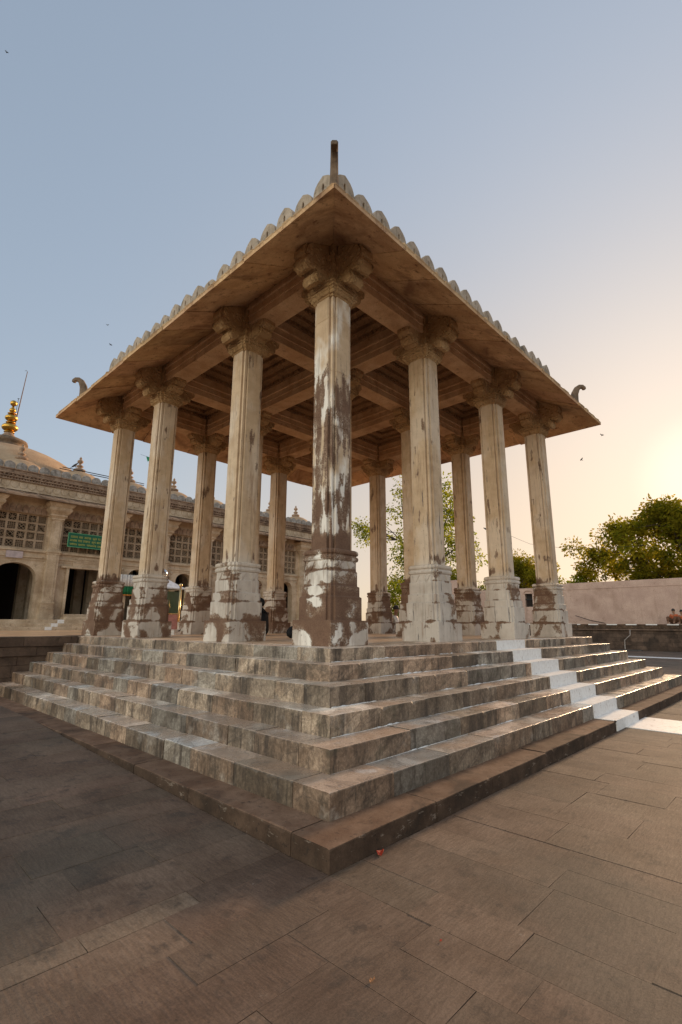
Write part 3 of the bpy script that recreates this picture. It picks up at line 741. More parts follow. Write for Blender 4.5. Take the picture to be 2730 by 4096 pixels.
def arch_pts(cx, hw, zs, zt, n=14):
    pts = []
    for i in range(n+1):
        a = math.pi*i/n; x = -math.cos(a); z = math.sin(a); pts.append((cx+hw*x, zs+(zt-zs)*(z**.85)*(1 if abs(x) > .05 else 1.01)))
    return pts
arches = {1: (.80, .82, 2.15, 2.85), 3: (6.12, .46, 2.45, 2.95), 4: (8.75, .5, 2.45, 2.95), 5: (11.25, .46, 2.45, 2.95), 6: (13.65, .46, 2.45, 2.95), 7: (16.05, .48, 2.4, 2.95), 8: (18.4, .46, 2.4, 2.95), 0: (-1.9, .8, 2.15, 2.85)}
ZW0, ZW1 = 3.50, 5.05
mb = MB(); T = .45
for b in range(9):
    x0, x1 = PX[b], PX[b+1]
    if b == 2:
        mb.box(x0, 0, BZ-.05, 2.92, T, 2.78); mb.box(4.35, 0, BZ-.05, x1, T, 2.78); mb.box(x0, 0, 2.78, x1, T, 3.42)
    else:
        cx, hw, zs, zt = arches[b]; mb.box(x0, 0, BZ-.05, cx-hw, T, 3.42); mb.box(cx+hw, 0, BZ-.05, x1, T, 3.42)
        ap = arch_pts(cx, hw, zs, zt)
        for (xa, za), (xb, zb) in zip(ap[:-1], ap[1:]):
            mb.add([(xa, 0, za), (xb, 0, zb), (xb, 0, 3.42), (xa, 0, 3.42), (xa, T, za), (xb, T, zb), (xb, T, 3.42), (xa, T, 3.42)], [(0, 1, 2, 3), (7, 6, 5, 4), (0, 4, 5, 1), (3, 2, 6, 7)])
    # string courses
    mb.box(x0, -.05, 3.10, x1, 0, 3.16); mb.box(x0, -.08, 3.36, x1, 0, 3.44); mb.box(x0, -.03, 3.0, x1, 0, 3.03)
    if b != 2:
        for sx in (-1, 1):
            mb.tube([(cx+sx*(hw+.28), -.03, 2.92), (cx+sx*(hw+.28), .02, 2.92)], .07, 12)
        mb.box(cx-hw-.30, -.018, BZ, cx-hw-.24, 0, 3.0); mb.box(cx+hw+.24, -.018, BZ, cx+hw+.30, 0, 3.0)
    # wall round the screens
    mb.box(x0, .02, 3.42, x0+.34, T, 5.55); mb.box(x1-.34, .02, 3.42, x1, T, 5.55); mb.box(x0+.34, .02, 3.42, x1-.34, T, ZW0); mb.box(x0+.34, .02, ZW1, x1-.34, T, 5.55)
mb.box(PX[0], 0, 5.55, PX[-1], T, 6.9)
mb.build('wall', MOSQ, mos)
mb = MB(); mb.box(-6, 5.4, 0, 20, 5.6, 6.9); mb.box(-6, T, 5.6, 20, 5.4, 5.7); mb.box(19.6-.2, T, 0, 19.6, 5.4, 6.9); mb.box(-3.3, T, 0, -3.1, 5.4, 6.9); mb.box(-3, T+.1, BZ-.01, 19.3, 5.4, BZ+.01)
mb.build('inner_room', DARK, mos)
mb = MB()
for x in PX[1:-1]:
    for yy in (2.2, 4.0): mb.box(x-.2, yy, BZ, x+.2, yy+.4, 5.6)
mb.build('inner_columns', MOSQ, mos)
pil = None
for x in PX:
    if pil is None:
        m = MB()
        for w, d, z0, z1 in ((.30, .30, BZ-.02, .66), (.27, .27, .66, .86), (.285, .285, .86, .92), (.25, .25, .92, 1.12), (.27, .27, 1.12, 1.2), (.24, .23, 1.2, 3.30), (.27, .26, 3.30, 3.38), (.30, .29, 3.38, 3.45), (.27, .26, 3.45, 3.52), (.21, .20, 3.52, 4.85), (.24, .23, 4.85, 4.90), (.27, .27, 4.90, 4.96)):
            m.box(-w, -d, z0, w, .03, z1)
        m.box(-.14, -.26, 1.2, .14, -.23, 3.3); m.box(-.12, -.23, 3.52, .12, -.2, 4.85)
        m.loft([[(-a, -d, z), (a, -d, z), (a, .05, z), (-a, .05, z)] for a, d, z in ((.27, .27, 4.96), (.36, .36, 5.06), (.34, .36, 5.12), (.46, .52, 5.28), (.48, .55, 5.36), (.44, .55, 5.42), (.56, .66, 5.56), (.56, .66, 5.64))])
        pil = m.build('pilaster', MOSQ, mos, .008); o = pil
    else: o = pil.copy(); link(o); o.parent = mos
    o.location = (x, 0, 0)
# carved stone screens
def screen(b):
    x0, x1 = PX[b]+.345, PX[b+1]-.345; z0, z1 = ZW0+.005, ZW1-.005; m = MB(); nx, nz = 5, 4; y0, y1 = .12, .24
    cw, chh = (x1-x0)/nx, (z1-z0)/nz; br = .045
    for i in range(nx+1): xx = x0+cw*i; m.box(max(x0, xx-br), y0, z0, min(x1, xx+br), y1, z1)
    for k in range(nz+1):
        zz = z0+chh*k
        for i in range(nx): m.box(x0+cw*i+br, y0+.004, max(z0, zz-br), x0+cw*(i+1)-br, y1-.004, min(z1, zz+br))
    fr = m.build('screen', JALI, mos)
    m = MB(); t = .011
    for i in range(nx):
        for k in range(nz):
            a0, a1 = x0+cw*i+br, x0+cw*(i+1)-br; b0, b1 = z0+chh*k+br, z0+chh*(k+1)-br; cx, cz = (a0+a1)/2, (b0+b1)/2; ty = random.randint(0, 3); yy = .18
            def bar(p, q):
                d = Vector((q[0]-p[0], 0, q[1]-p[1])); n = Vector((-d.z, 0, d.x)).normalized()*t
                P = Vector((p[0], yy, p[1])); Q = Vector((q[0], yy, q[1])); f = Vector((0, .02, 0))
                m.add([P+n-f, P-n-f, Q-n-f, Q+n-f, P+n+f, P-n+f, Q-n+f, Q+n+f], [(0, 1, 2, 3), (7, 6, 5, 4), (0, 4, 5, 1), (1, 5, 6, 2), (2, 6, 7, 3), (3, 7, 4, 0)])
            if ty == 0:
                for q in (.25, .5, .75): bar((a0, b0+(b1-b0)*q), (a1, b0+(b1-b0)*q)); bar((a0+(a1-a0)*q, b0), (a0+(a1-a0)*q, b1))
            elif ty == 1:
                bar((a0, b0), (a1, b1)); bar((a0, b1), (a1, b0)); bar((cx, b0), (cx, b1)); bar((a0, cz), (a1, cz))
            elif ty == 2:
                bar((a0, cz), (cx, b1)); bar((cx, b1), (a1, cz)); bar((a1, cz), (cx, b0)); bar((cx, b0), (a0, cz)); bar((a0, b0), (a1, b1)); bar((a0, b1), (a1, b0))
            else:
                for q in (.33, .66, 1): bar((a0, b0+(b1-b0)*q), (a0+(a1-a0)*(1-q)+.001, b1)); bar((a0+(a1-a0)*q, b0), (a1, b0+(b1-b0)*(1-q)+.001)); bar((a0+(a1-a0)*q, b0), (a0, b0+(b1-b0)*q)); bar((a1, b0+(b1-b0)*(1-q)), (a0+(a1-a0)*(1-q), b1))
    m.build('lattice', JALI, fr)
for b in range(9): screen(b)
# inscription over the door
m = MB(); m.box(3.05, -.06, 2.86, 4.25, 0, 3.28)
for zz in (3.19, 3.02):
    x = 3.1
    while x < 4.18:
        w = random.uniform(.03, .10); m.tube([(x, -.064, zz+random.uniform(-.03, .02)), (x+w*.5, -.066, zz+random.uniform(-.04, .05)), (x+w, -.064, zz+random.uniform(-.03, .03))], .009, 5); x += w+.012
m.box(3.05, -.072, 3.10, 4.25, -.055, 3.115); m.build('inscription_plaque', MOSQ, mos, label='carved inscription plaque over the square doorway')
m = MB(); m.box(2.55, -.12, 2.76, 4.62, 0, 2.85); m.box(2.80, -.10, BZ, 2.92, 0, 2.76); m.box(4.35, -.10, BZ, 4.47, 0, 2.76); m.build('door_frame', MOSQ, mos, .008)
m = MB(); m.box(.35, -.07, 3.04, .98, -.0, 3.33); m.build('panel', m_simple('mauve_plaque', (.44, .36, .36), .7), mos)
# small merlons tucked under the eave
for b in range(9):
    m = MB(); x = PX[b]+.6
    while x < PX[b+1]-.5:
        ap = arch_pts(x, .115, 5.20, 5.42, 8); n = len(ap); vs = [(a, -.02, z) for a, z in [(x-.115, 5.06)]+ap+[(x+.115, 5.06)]]; n = len(vs)
        m.add(vs+[(a, .03, z) for a, _, z in vs], [tuple(range(n))]+[(i, i+n, (i+1) % n+n, (i+1) % n) for i in range(n)]); x += .25
    m.build('frieze', MOSD, mos)
# eave, frieze, cornice
m = MB(); m.profx([(-.02, 5.99), (-.85, 5.70), (-.85, 5.62), (-.02, 5.88)], 'x', PX[0]-.5, PX[-1]+.6)
x = PX[0]-.5
while x < PX[-1]+.5: m.add([(x, -.83, 5.708), (x+.05, -.83, 5.708), (x+.05, -.03, 5.998), (x, -.03, 5.998), (x, -.83, 5.735), (x+.05, -.83, 5.735), (x+.05, -.03, 6.02), (x, -.03, 6.02)], [(4, 5, 6, 7), (0, 1, 5, 4), (0, 4, 7, 3), (1, 2, 6, 5)]); x += .62
m.build('eave', MOSD, mos)
m = MB(); m.box(PX[0], -.06, 6.0, PX[-1], 0, 6.42); m.box(PX[0], -.10, 6.0, PX[-1], -.06, 6.06)
x = PX[0]
while x < PX[-1]-.3:
    ap = arch_pts(x+.17, .16, 6.36, 6.10, 8); vs = [(a, -.085, z) for a, z in ap]; n = len(vs); m.add(vs+[(a, -.06, z) for a, _, z in vs], [tuple(range(n))]+[(i, i+n, (i+1) % n+n, (i+1) % n) for i in range(n)]); x += .34
m.build('frieze', MOSQ, mos)
m = MB(); m.box(PX[0], -.16, 6.42, PX[-1]+.1, 0, 6.46); m.box(PX[0], -.10, 6.46, PX[-1], 0, 6.54); m.box(PX[0], -.20, 6.54, PX[-1]+.15, 0, 6.585); m.box(PX[0], -.12, 6.585, PX[-1], 0, 6.67); m.box(PX[0], -.22, 6.67, PX[-1]+.18, 0, 6.72); m.box(PX[0], -.12, 6.72, PX[-1]+.08, .12, 6.88); m.box(PX[0], -.17, 6.88, PX[-1]+.1, .12, 6.93)
x = PX[0]
while x < PX[-1]: m.box(x, -.15, 6.47, x+.05, -.09, 6.53); x += .11
x = PX[0]
while x < PX[-1]: m.add([(x, -.19, 6.66), (x+.16, -.19, 6.66), (x+.08, -.19, 6.595), (x, -.12, 6.66), (x+.16, -.12, 6.66), (x+.08, -.12, 6.595)], [(0, 1, 2), (0, 3, 5, 2), (1, 2, 5, 4)]); x += .16
x = PX[0]
while x < PX[-1]: m.box(x, -.135, 6.74, x+.03, -.12, 6.86); x += .13
m.build('cornice', MOSD, mos)
mm = None; x = -3.2
while x < 19.6:
    if mm is None:
        w = MB(); ap = [(-.20, 0)]+arch_pts(0, .215, .13, .335, 12)+[(.20, 0)]; n = len(ap)
        w.add([(a, -.05, z) for a, z in ap]+[(a, .05, z) for a, z in ap], [tuple(range(n)), tuple(range(2*n-1, n-1, -1))]+[(i, i+n, (i+1) % n+n, (i+1) % n) for i in range(n)])
        mm = w.build('merlon', MERG, mos, .02); o = mm
    else: o = mm.copy(); link(o); o.parent = mos
    o.location = (x, -.04, 6.93); x += .457
m = MB(); m.box(PX[0], T, 6.6, PX[-1], 9, 6.9); m.build('roof', MOSD, mos)
fin_prof = [(.10, -.03), (.24, .0), (.29, .07), (.28, .14), (.19, .19), (.10, .22), (.12, .27), (.18, .31), (.12, .38), (.06, .42), (.05, .46), (.13, .53), (.15, .60), (.09, .67), (.04, .70), (.07, .74), (.05, .79), (.0, .86)]
dm = None
for b in range(9):
    cx = (PX[b]+PX[b+1])/2
    if dm is None:
        prof = [(1.34, 6.7), (1.34, 6.85)]+[(1.31*math.cos(t), 6.85+1.10*math.sin(t)) for t in [R(a) for a in (4, 12, 22, 32, 42, 52, 62, 72, 82)]]+[(.05, 7.955)]
        w = MB(); w.lathe(prof, (0, 0, 0), 40); dm = w.build('dome', DOME, mos)
        w = MB(); w.lathe(fin_prof, (0, 0, 7.945), 20); w.build('finial', MOSD, dm); o = dm
    else: o = copy_tree(dm, mos)
    o.location = (cx, 2.0, 0)
w = MB(); Rr, zc = 6.0, 3.62
w.lathe([(5.2, 6.0), (5.2, 6.62)]+[(Rr*math.cos(t), zc+Rr*math.sin(t)) for t in [R(a) for a in (30, 35, 40, 45, 50, 55, 60, 65, 70, 75, 80, 86)]]+[(.1, 9.62)], (0, 0, 0), 64)
bd = w.build('great_dome', DOME, mos, loc=(.93, 6.0, 0), label='great tan dome, by far the largest on the roof')
w = MB(); w.lathe([(1.05, 9.42), (1.0, 9.60), (.86, 9.70), (.84, 9.80), (.98, 9.86), (.93, 10.02), (.62, 10.16), (.40, 10.24)], (0, 0, 0), 40)
w.build('dome_cap', HORN, bd)
w = MB(); w.lathe([(.34, 10.2), (.30, 10.34), (.22, 10.42), (.22, 10.46)], (0, 0, 0), 28)
def bulb(w, z, r, h, n=10):
    w.lathe([(max(.03, r*math.sin(math.pi*i/n)), z-h*math.cos(math.pi*i/n)) for i in range(n+1)], (0, 0, 0), 28)
w.build('finial_base', MOSD, bd)
w = MB()
for z, r, h in ((10.52, .26, .05), (10.80, .40, .24), (11.09, .24, .05), (11.36, .31, .20), (11.62, .22, .05), (11.82, .16, .14), (12.24, .17, .17)): bulb(w, z, r, h)
w.tube([(0, 0, 10.4), (0, 0, 12.1)], .05, 10); w.lathe([(.16, 11.84), (.07, 11.98), (.03, 12.1)], (0, 0, 0), 16)
w.build('gilded_finial', GOLD, bd, label='stacked gilded balls topped by a leaf-shaped tip')

# sign with three lines of yellow lettering (script too small to read in the photo, strokes follow its words)
sg = empty('signboard', (3.8, FY-.35, 4.0), 0, 'green signboard with three lines of yellow writing over the mosque door', 'sign')
m = MB(); m.box(-1.17, 0, -.27, 1.2, .03, .36); m.build('board', GREEN, sg)
m = MB()
for z0, z1 in ((-.285, -.262), (.352, .375)): m.box(-1.18, -.006, z0, 1.21, .036, z1)
m.box(-1.185, -.006, -.26, -1.165, .036, .35); m.box(1.195, -.006, -.26, 1.215, .036, .35); m.build('rim', m_simple('pale_green_rim', (.10, .35, .18), .5), sg)
m = MB(); rs = random.Random(5)
def word(x, z, n, h, hook=False):
    w = .062
    m.box(x, -.008, z+h*.42, x+n*w, -.001, z+h*.5)
    for k in range(n):
        xx = x+k*w+.012; s = rs.randint(0, 3)
        m.box(xx+.034, -.0075, z-h*.45, xx+.043, -.001, z+h*.42)
        if s == 0: m.box(xx, -.007, z-h*.05, xx+.034, -.001, z+h*.06); m.box(xx, -.007, z-h*.4, xx+.009, -.001, z-h*.05)
        elif s == 1: m.tube([(xx, -.004, z+h*.25), (xx+.026, -.004, z+h*.1), (xx, -.004, z-h*.1), (xx+.024, -.004, z-h*.4)], .006, 5)
        elif s == 2: m.tube([(xx+.03, -.004, z+h*.1), (xx, -.004, z+h*.05), (xx+.004, -.004, z-h*.28), (xx+.03, -.004, z-h*.3)], .006, 5)
        else: m.tube([(xx, -.004, z+h*.3), (xx+.004, -.004, z-h*.1), (xx+.03, -.004, z-h*.12)], .006, 5)
    if hook: m.tube([(x+.06, -.004, z-h*.45), (x+.10, -.004, z-h*.8), (x+.14, -.004, z-h*.75)], .007, 5)
for x, n, hk in ((-1.09, 5, 0), (-.74, 3, 0), (-.50, 5, 0), (-.12, 3, 1), (.12, 2, 0), (.32, 3, 0), (.62, 2, 0), (.82, 4, 0)): word(x, .19, n, .10, hk)
for x, n, hk in ((-1.11, 5, 0), (-.76, 3, 0), (-.53, 5, 0), (-.15, 3, 1), (.08, 3, 0), (.30, 4, 0), (.60, 3, 0), (.84, 4, 0)): word(x, .02, n, .10, hk)
for x, n in ((-1.1, 5), (-.73, 5), (-.36, 7), (.12, 6), (.55, 4), (.86, 4)): word(x, -.15, n, .09)
m.build('lettering', YEL, sg)
# flood lamp under the mosque eave
fl = empty('floodlight', (4.25, FY-.5, 5.35), 0, 'small grey floodlight fixed under the mosque eave above the signboard', 'light fixture')
m = MB(); m.box(-.14, -.07, -.06, .14, .07, .06); m.build('housing', m_simple('grey_enamel', (.35, .34, .32), .5), fl, .01); m = MB(); m.box(-.02, 0, .06, .02, .04, .3); m.build('bracket', IRON, fl)
m = MB(); m.box(-.12, -.075, -.05, .12, -.068, .05); m.build('glass_front', m_simple('pale_lamp_glass', (.55, .52, .46), .2), fl)

# roof pipes, poles
for zz, xa, lab in ((8.0, 2.55, 'upper of two black pipes crossing behind the small roof dome'), (7.90, 2.42, 'lower of two black pipes crossing behind the small roof dome')):
    m = MB(); m.tube([(xa, FY+1.6, zz-.06), (6.9, FY+1.9, zz+.03)], .022, 8); tag(m.build('roof_pipe', IRON), lab, 'pipe', 'black pipes over the mosque roof')
m = MB(); m.tube([(1.13, 26.0, 9.5), (1.14, 26.0, 11.0), (1.34, 26.0, 14.34)], [.045, .035, .018], 8)
m.tube([(1.34, 26.0, 14.32), (1.29, 26.0, 14.40), (1.21, 26.0, 14.34)], .012, 6)
tag(m.build('flagpole', m_simple('rusty_pole', (.16, .10, .08), .7)), 'tall thin leaning pole with a bent tip beside the gilded finial', 'pole')
m = MB(); m.tube([(1.06, 26.2, 9.4), (1.16, 26.2, 12.7)], .014, 6); m.tube([(1.11, 26.2, 12.66), (1.21, 26.2, 12.68)], .015, 6)
tag(m.build('aerial_rod', IRON), 'short thin rod with a small crosspiece beside the gilded finial', 'rod')

# ------------------------------------------------------------------ right-hand terrace wall and boundary wall
XW = 31.0
rt_ = empty('embankment_wall', (XW, 0, G), 0, 'low dark stained terrace wall with a reddish ledge and white painted dashes', 'wall')
def wall_blocks_y(mb, y0, y1, xf, xb, z0, z1, hmin, hmax, lmin, lmax, lo=.35, hi=.62):
    z = z0
    while z < z1-1e-3:
        h = random.uniform(hmin, hmax); zz = min(z+h, z1); zz = z1 if z1-zz < hmin*.5 else zz; y = y0
        while y < y1:
            L = random.uniform(lmin, lmax); c = random.uniform(lo, hi); mb.box(xf+random.uniform(-.008, .008), y+.004, z+.003, xb, min(y+L, y1)-.004, zz-.003, (c, c*.95, c*.9), .002); y += L
        z = zz
mb = MB(); wall_blocks_y(mb, -16, 22, 0, .5, 0, 1.22, .22, .32, .5, 1.1); wall_blocks_y(mb, -16, 22, -.12, .5, 1.22, 1.31, .09, .09, .9, 1.6, .6, .8); mb.build('wall', TWALL, rt_)
mb = MB(); wall_blocks_y(mb, -16, 22, .12, .55, 1.315, 1.60, .28, .29, .8, 1.5, .5, .7); mb.build('ledge', SAND, rt_, .01)
mb = MB(); y = -15.5
while y < 20: mb.box(.114, y, 1.545, .17, y+.62, 1.604); y += 1.13
mb.build('painted_dashes', WHITE, rt_)
mb = MB(); mb.box(XW+.5, -16, G, XW+14, 22, G+1.35); tag(mb.build('upper_ground', GROUND), kind='structure')
bw = empty('boundary_wall', (33, 0, 0), 0, 'tall pink limewashed boundary wall with a small barred window', 'wall')
mb = MB(); mb.box(0, -16, -.2, .35, 10.15, 3.27); mb.box(-.03, -16, 2.80, 0, 10.15, 2.83); mb.box(.012, 10.15, -.2, .35, 11.05, 3.06); mb.box(.012, 11.62, -.2, .35, 16.8, 3.06); mb.box(.012, 11.05, -.2, .35, 11.62, 1.65); mb.box(.012, 11.05, 2.62, .35, 11.62, 3.06); mb.box(.0, 16.8, -.2, .35, 18.2, 4.05)
mb.build('masonry', PINK, bw, .01)
mb = MB(); mb.box(.30, 11.0, 1.6, .34, 11.7, 2.7); mb.build('window_recess', DARK, bw)
mb = MB()
for k in range(6): mb.tube([(.10, 11.1+.094*k, 1.65), (.10, 11.1+.094*k, 2.62)], .010, 6)
mb.box(.07, 11.05, 2.18, .12, 11.62, 2.25); mb.build('window_bars', IRON, bw)
ap = arch_pts(11.33, .42, 2.70, 2.95, 10); mb = MB()
for r0, c0 in ((1, 1),):
    n = len(ap); inn = [(11.33+(a-11.33)*.82, 2.70+(z-2.70)*.62) for a, z in ap]
    for i in range(n-1):
        p = [ap[i], ap[i+1], inn[i+1], inn[i]]; mb.add([(-.06, a, z) for a, z in p]+[(.02, a, z) for a, z in p], [(0, 1, 2, 3), (0, 4, 5, 1), (3, 2, 6, 7)])
mb.box(-.05, 10.90, 2.64, .02, 11.78, 2.70); mb.build('window_hood', PINK, bw)
# downpipe, stick
m = MB(); m.tube([(XW-.16, 4.05, .02), (XW-.16, 4.08, -.30), (XW-.16, 4.42, -.62), (XW-.16, 4.45, -1.1), (XW-.18, 4.45, G+.02)], .028, 8); tag(m.build('drainpipe', m_simple('grey_pipe', (.38, .33, .30), .5)), 'thin kinked grey drainpipe on the dark terrace wall', 'pipe')
m = MB(); m.box(XW-.9, 3.4, G+.004, XW-.35, 4.7, G+.05); tag(m.build('drain_cover', m_simple('dark_slab', (.07, .06, .055), .8), None, .01), 'thin dark slab on the ground below the drainpipe', 'slab')
m = MB(); m.tube([(32.7, 7.9, .95), (32.6, 6.9, .62), (32.4, 5.9, .42)], [.025, .03, .035], 6); tag(m.build('fallen_branch', BARK), 'bare stick leaning against the foot of the pink wall', 'branch')

# ------------------------------------------------------------------ people
def skinned(name, verts, edges, radii, mat, parent=None, sub=2):
    me = bpy.data.meshes.new(name); me.from_pydata(verts, edges, []); me.materials.append(mat); o = bpy.data.objects.new(name, me); link(o, parent)
    sk = o.modifiers.new('skin', 'SKIN'); sk.use_smooth_shade = True
    for v, r in zip(me.skin_vertices[0].data, radii): v.radius = (r, r) if not isinstance(r, tuple) else r
    me.skin_vertices[0].data[0].use_root = True
    ss = o.modifiers.new('sub', 'SUBSURF'); ss.levels = sub; ss.render_levels = sub; return o
def seated(loc, rz, top, bottom, hair, label, group=None, lean=0, hood=False, seat=.0, legs='floor'):
    p = empty('person', loc, rz, label, 'person', group)
    H = .50
    V = [(0, 0, .12+seat), (lean*.3, 0, .30+seat), (lean*.7, 0, .46+seat), (lean, 0, .56+seat), (lean+.01, 0, .64+seat), (lean+.035, 0, .74+seat), (lean+.03, 0, .83+seat),  # 0..6 spine/head
         (lean*.7, .17, .50+seat), (.10+lean, .25, .30+seat), (.28+lean, .18, .24+seat), (.35+lean, .14, .23+seat),       # 7..10 left arm
         (lean*.7, -.17, .50+seat), (.10+lean, -.25, .30+seat), (.28+lean, -.18, .24+seat), (.35+lean, -.14, .23+seat)]    # 11..14 right arm
    rd = [.15, (.14, .12), (.155, .12), .07, .05, .088, .075, .065, .045, .038, .03, .065, .045, .038, .03]
    Ed = [(0, 1), (1, 2), (2, 3), (3, 4), (4, 5), (5, 6), (2, 7), (7, 8), (8, 9), (9, 10), (2, 11), (11, 12), (12, 13), (13, 14)]
    if legs == 'floor': L = [(.22, .14, .16), (.48, .20, .40), (.62, .16, .08), (.72, .16, .045)]
    elif legs == 'flat': L = [(.22, .12, .12), (.55, .13, .12), (.92, .12, .08), (.98, .12, .14)]
    else: L = [(.25, .12, .14+seat), (.46, .13, .13+seat), (.50, .12, seat-.25), (.60, .12, seat-.30)]
    for s in (1, -1):
        n = len(V); V += [(x, y*s, z) for x, y, z in L]; rd += [.10, .075, .05, .04]; Ed += [(0, n), (n, n+1), (n+1, n+2), (n+2, n+3)]
    body = skinned('body', V, Ed, rd, SKIN, p)
    # clothes follow the same skeleton, a little thicker, ending at neck, wrist and ankle
    keep = [0, 1, 2, 7, 8, 9, 11, 12, 13]; 
    def sub(ids, grow, mat, name, extra=None):
        mp = {k: i for i, k in enumerate(ids)}; skinned(name, [V[k] for k in ids], [(mp[a], mp[b]) for a, b in Ed if a in mp and b in mp], [tuple(x+grow for x in rd[k]) if isinstance(rd[k], tuple) else rd[k]+grow for k in ids], mat, p)
    sub(keep, .018, top, 'top'); sub([0]+list(range(15, 18))+list(range(19, 22)), .02, bottom, 'trousers')
    m = MB()
    hx, hz = lean+.03, .79+seat
    for i in range(1):
        rings = []
        for k in range(9):
            a = math.pi*k/8*(.62 if not hood else .85); rr = (.104 if not hood else .125)*math.sin(a)+.002; zz = hz+.02+(.10 if not hood else .12)*math.cos(a)
            rings.append([(hx-.012+rr*math.cos(t), rr*math.sin(t)*.92, zz) for t in [2*math.pi*q/14 for q in range(14)]])
        if hood:
            rings.append([(lean-.01+.15*math.cos(t), .19*math.sin(t), .56+seat) for t in [2*math.pi*q/14 for q in range(14)]])
        m.loft(rings, True)
    m.build('headscarf' if hood else 'hair', hair, p)
    m = MB()   # face
    for s in (-1, 1):
        m.lathe([(.002, -.006), (.008, 0), (.002, .006)], (hx+.088, s*.032, .775+seat), 8); m.lathe([(.004, -.02), (.014, 0), (.004, .02)], (hx, s*.088, .76+seat), 8)
    m.lathe([(.012, -.012), (.010, .0), (.003, .028)], (hx+.094, 0, .748+seat), 8); m.box(hx+.078, -.022, .715+seat, hx+.09, .022, .722+seat); m.build('face', HAIR if hood else SKIN, p)
    # fingers
    m = MB()
    for s in (-1, 1):
        for q in range(4): m.tube([(.35+lean, s*(.12+.018*q), .235+seat), (.39+lean, s*(.12+.018*q), .232+seat), (.42+lean, s*(.12+.018*q), .215+seat-.004*q)], [.009, .008, .006], 6)
        m.tube([(.34+lean, s*.11, .235+seat), (.365+lean, s*.085, .225+seat), (.385+lean, s*.08, .215+seat)], [.010, .009, .007], 6)
    m.build('fingers', SKIN, p)
    return p
pr = seated((2.80, 5.2, 0), R(100), BLACK, BLACK, BLACK, 'person in long black robe and headscarf seated on the pavilion floor behind a pillar base', None, .06, True, 0, 'floor')
m = MB(); rings = []
for z, rx, ry, cx in ((.0, .30, .30, .30), (.10, .34, .30, .26), (.24, .30, .27, .20), (.36, .22, .24, .12), (.48, .15, .22, .06), (.58, .07, .10, .05)):
    rings.append([(cx+rx*1.25*math.cos(t), ry*math.sin(t), z) for t in [2*math.pi*q/16 for q in range(16)]])
m.loft(rings, True); m.build('robe', BLACK, pr)
seated((8.40, 5.35, 0), R(-60), WCL, BLACK, HAIR, 'person in white shirt and dark trousers sitting at the far edge of the pavilion floor', None, .03, False, 0, 'floor')
seated((31.62, 1.72, .40), R(172), ORNG, BRN, HAIR, 'person in orange-red shirt sitting on the ledge before the pink wall, larger of the pair', 'people seated on the far ledge', .02, False, 0, 'floor')
seated((31.95, 1.38, .40), R(190), ORNG, BRN, HAIR, 'person in dark rust clothing half hidden behind the larger seated one on the far ledge', 'people seated on the far ledge', .02, False, -.06, 'floor')

# ------------------------------------------------------------------ small things
m = MB(); m.lathe([(.02, 0), (.13, .0), (.185, .04), (.20, .10), (.19, .16), (.15, .215), (.09, .245), (.03, .25)], (0, 0, 0), 20); bgp = m.build('bag', BLACK, None, 0, (2.08, 3.05, 0)); bgp.scale = (1.25, .9, 1); tag(bgp, 'round black bag resting on the floor behind the near corner pillar', 'bag')
m = MB(); m.tube([(-.06, 0, .235), (-.04, 0, .30), (.04, 0, .30), (.06, 0, .235)], .012, 6); m.build('handle', BLACK, bgp)
bx = empty('donation_box', (1.46, 7.0, 0), R(10), 'small white slatted box on the floor between two left-hand pillars', 'box')
m = MB(); m.box(-.10, -.08, .0, .10, .08, .055); m.box(-.10, -.08, .06, .10, .08, .115); m.box(-.105, -.085, .12, .105, .085, .135); m.build('box_body', WCL, bx, .006)
m = MB(); m.tube([(.03, -.09, .09), (.06, -.10, .12), (.09, -.09, .13)], .012, 6); m.build('latch', IRON, bx)
# shrine kiosk with a pyramidal metal roof
kx = empty('kiosk', (3.98, 12.9, 0), 0, 'glass-sided kiosk with white pyramid roof, steel ball on top and brass corner posts', 'kiosk')
m = MB(); m.loft([[(-.62, -.62, 1.53), (.62, -.62, 1.53), (.62, .62, 1.53), (-.62, .62, 1.53)], [(-.62, -.62, 1.57), (.62, -.62, 1.57), (.62, .62, 1.57), (-.62, .62, 1.57)], [(-.04, -.04, 1.98), (.04, -.04, 1.98), (.04, .04, 1.98), (-.04, .04, 1.98)]]); m.build('roof', m_simple('white_metal_sheet', (.62, .62, .64), .35, .3), kx)
m = MB(); m.lathe([(max(.01, .165*math.sin(math.pi*i/14)), 2.13-.165*math.cos(math.pi*i/14)) for i in range(15)], (0, 0, 0), 28); m.lathe([(.06, 1.93), (.03, 1.98), (.05, 2.0)], (0, 0, 0), 12); m.tube([(0, 0, 2.28), (0, 0, 2.40)], [.02, .005], 8); m.build('steel_ball', STEEL, kx)
for sx in (-1, 1):
    for sy in (-1, 1):
        m = MB(); m.tube([(sx*.60, sy*.60, 0), (sx*.60, sy*.60, 1.53)], .03, 10); m.build('post', BRASS, kx)
m = MB(); m.box(-.52, -.52, .05, .52, .52, .62); m.build('base', PCLO, kx, .01)
m = MB(); m.box(-.5, -.5, .66, .5, .5, 1.45); m.build('glass_case', GLASS, kx, .005)
m = MB()
for sx in (-1, 1):
    for sy in (-1, 1): m.tube([(sx*.51, sy*.51, .0), (sx*.51, sy*.51, 1.5)], .016, 6)
m.box(-.54, -.54, .62, .54, .54, .66); m.build('case_frame', BRASS, kx)
m = MB(); m.tube([(0, 0, 0), (0, 0, 1.60)], .035, 12); bp = m.build('railing_post', BRASS, None, 0, (4.24, 12.0, 0)); tag(bp, 'tall brass post with a round knob standing beside the kiosk', 'post')
m = MB(); m.lathe([(max(.01, .065*math.sin(math.pi*i/10)), 1.66-.065*math.cos(math.pi*i/10)) for i in range(11)], (0, 0, 0), 16); m.build('knob', BRASS, bp)
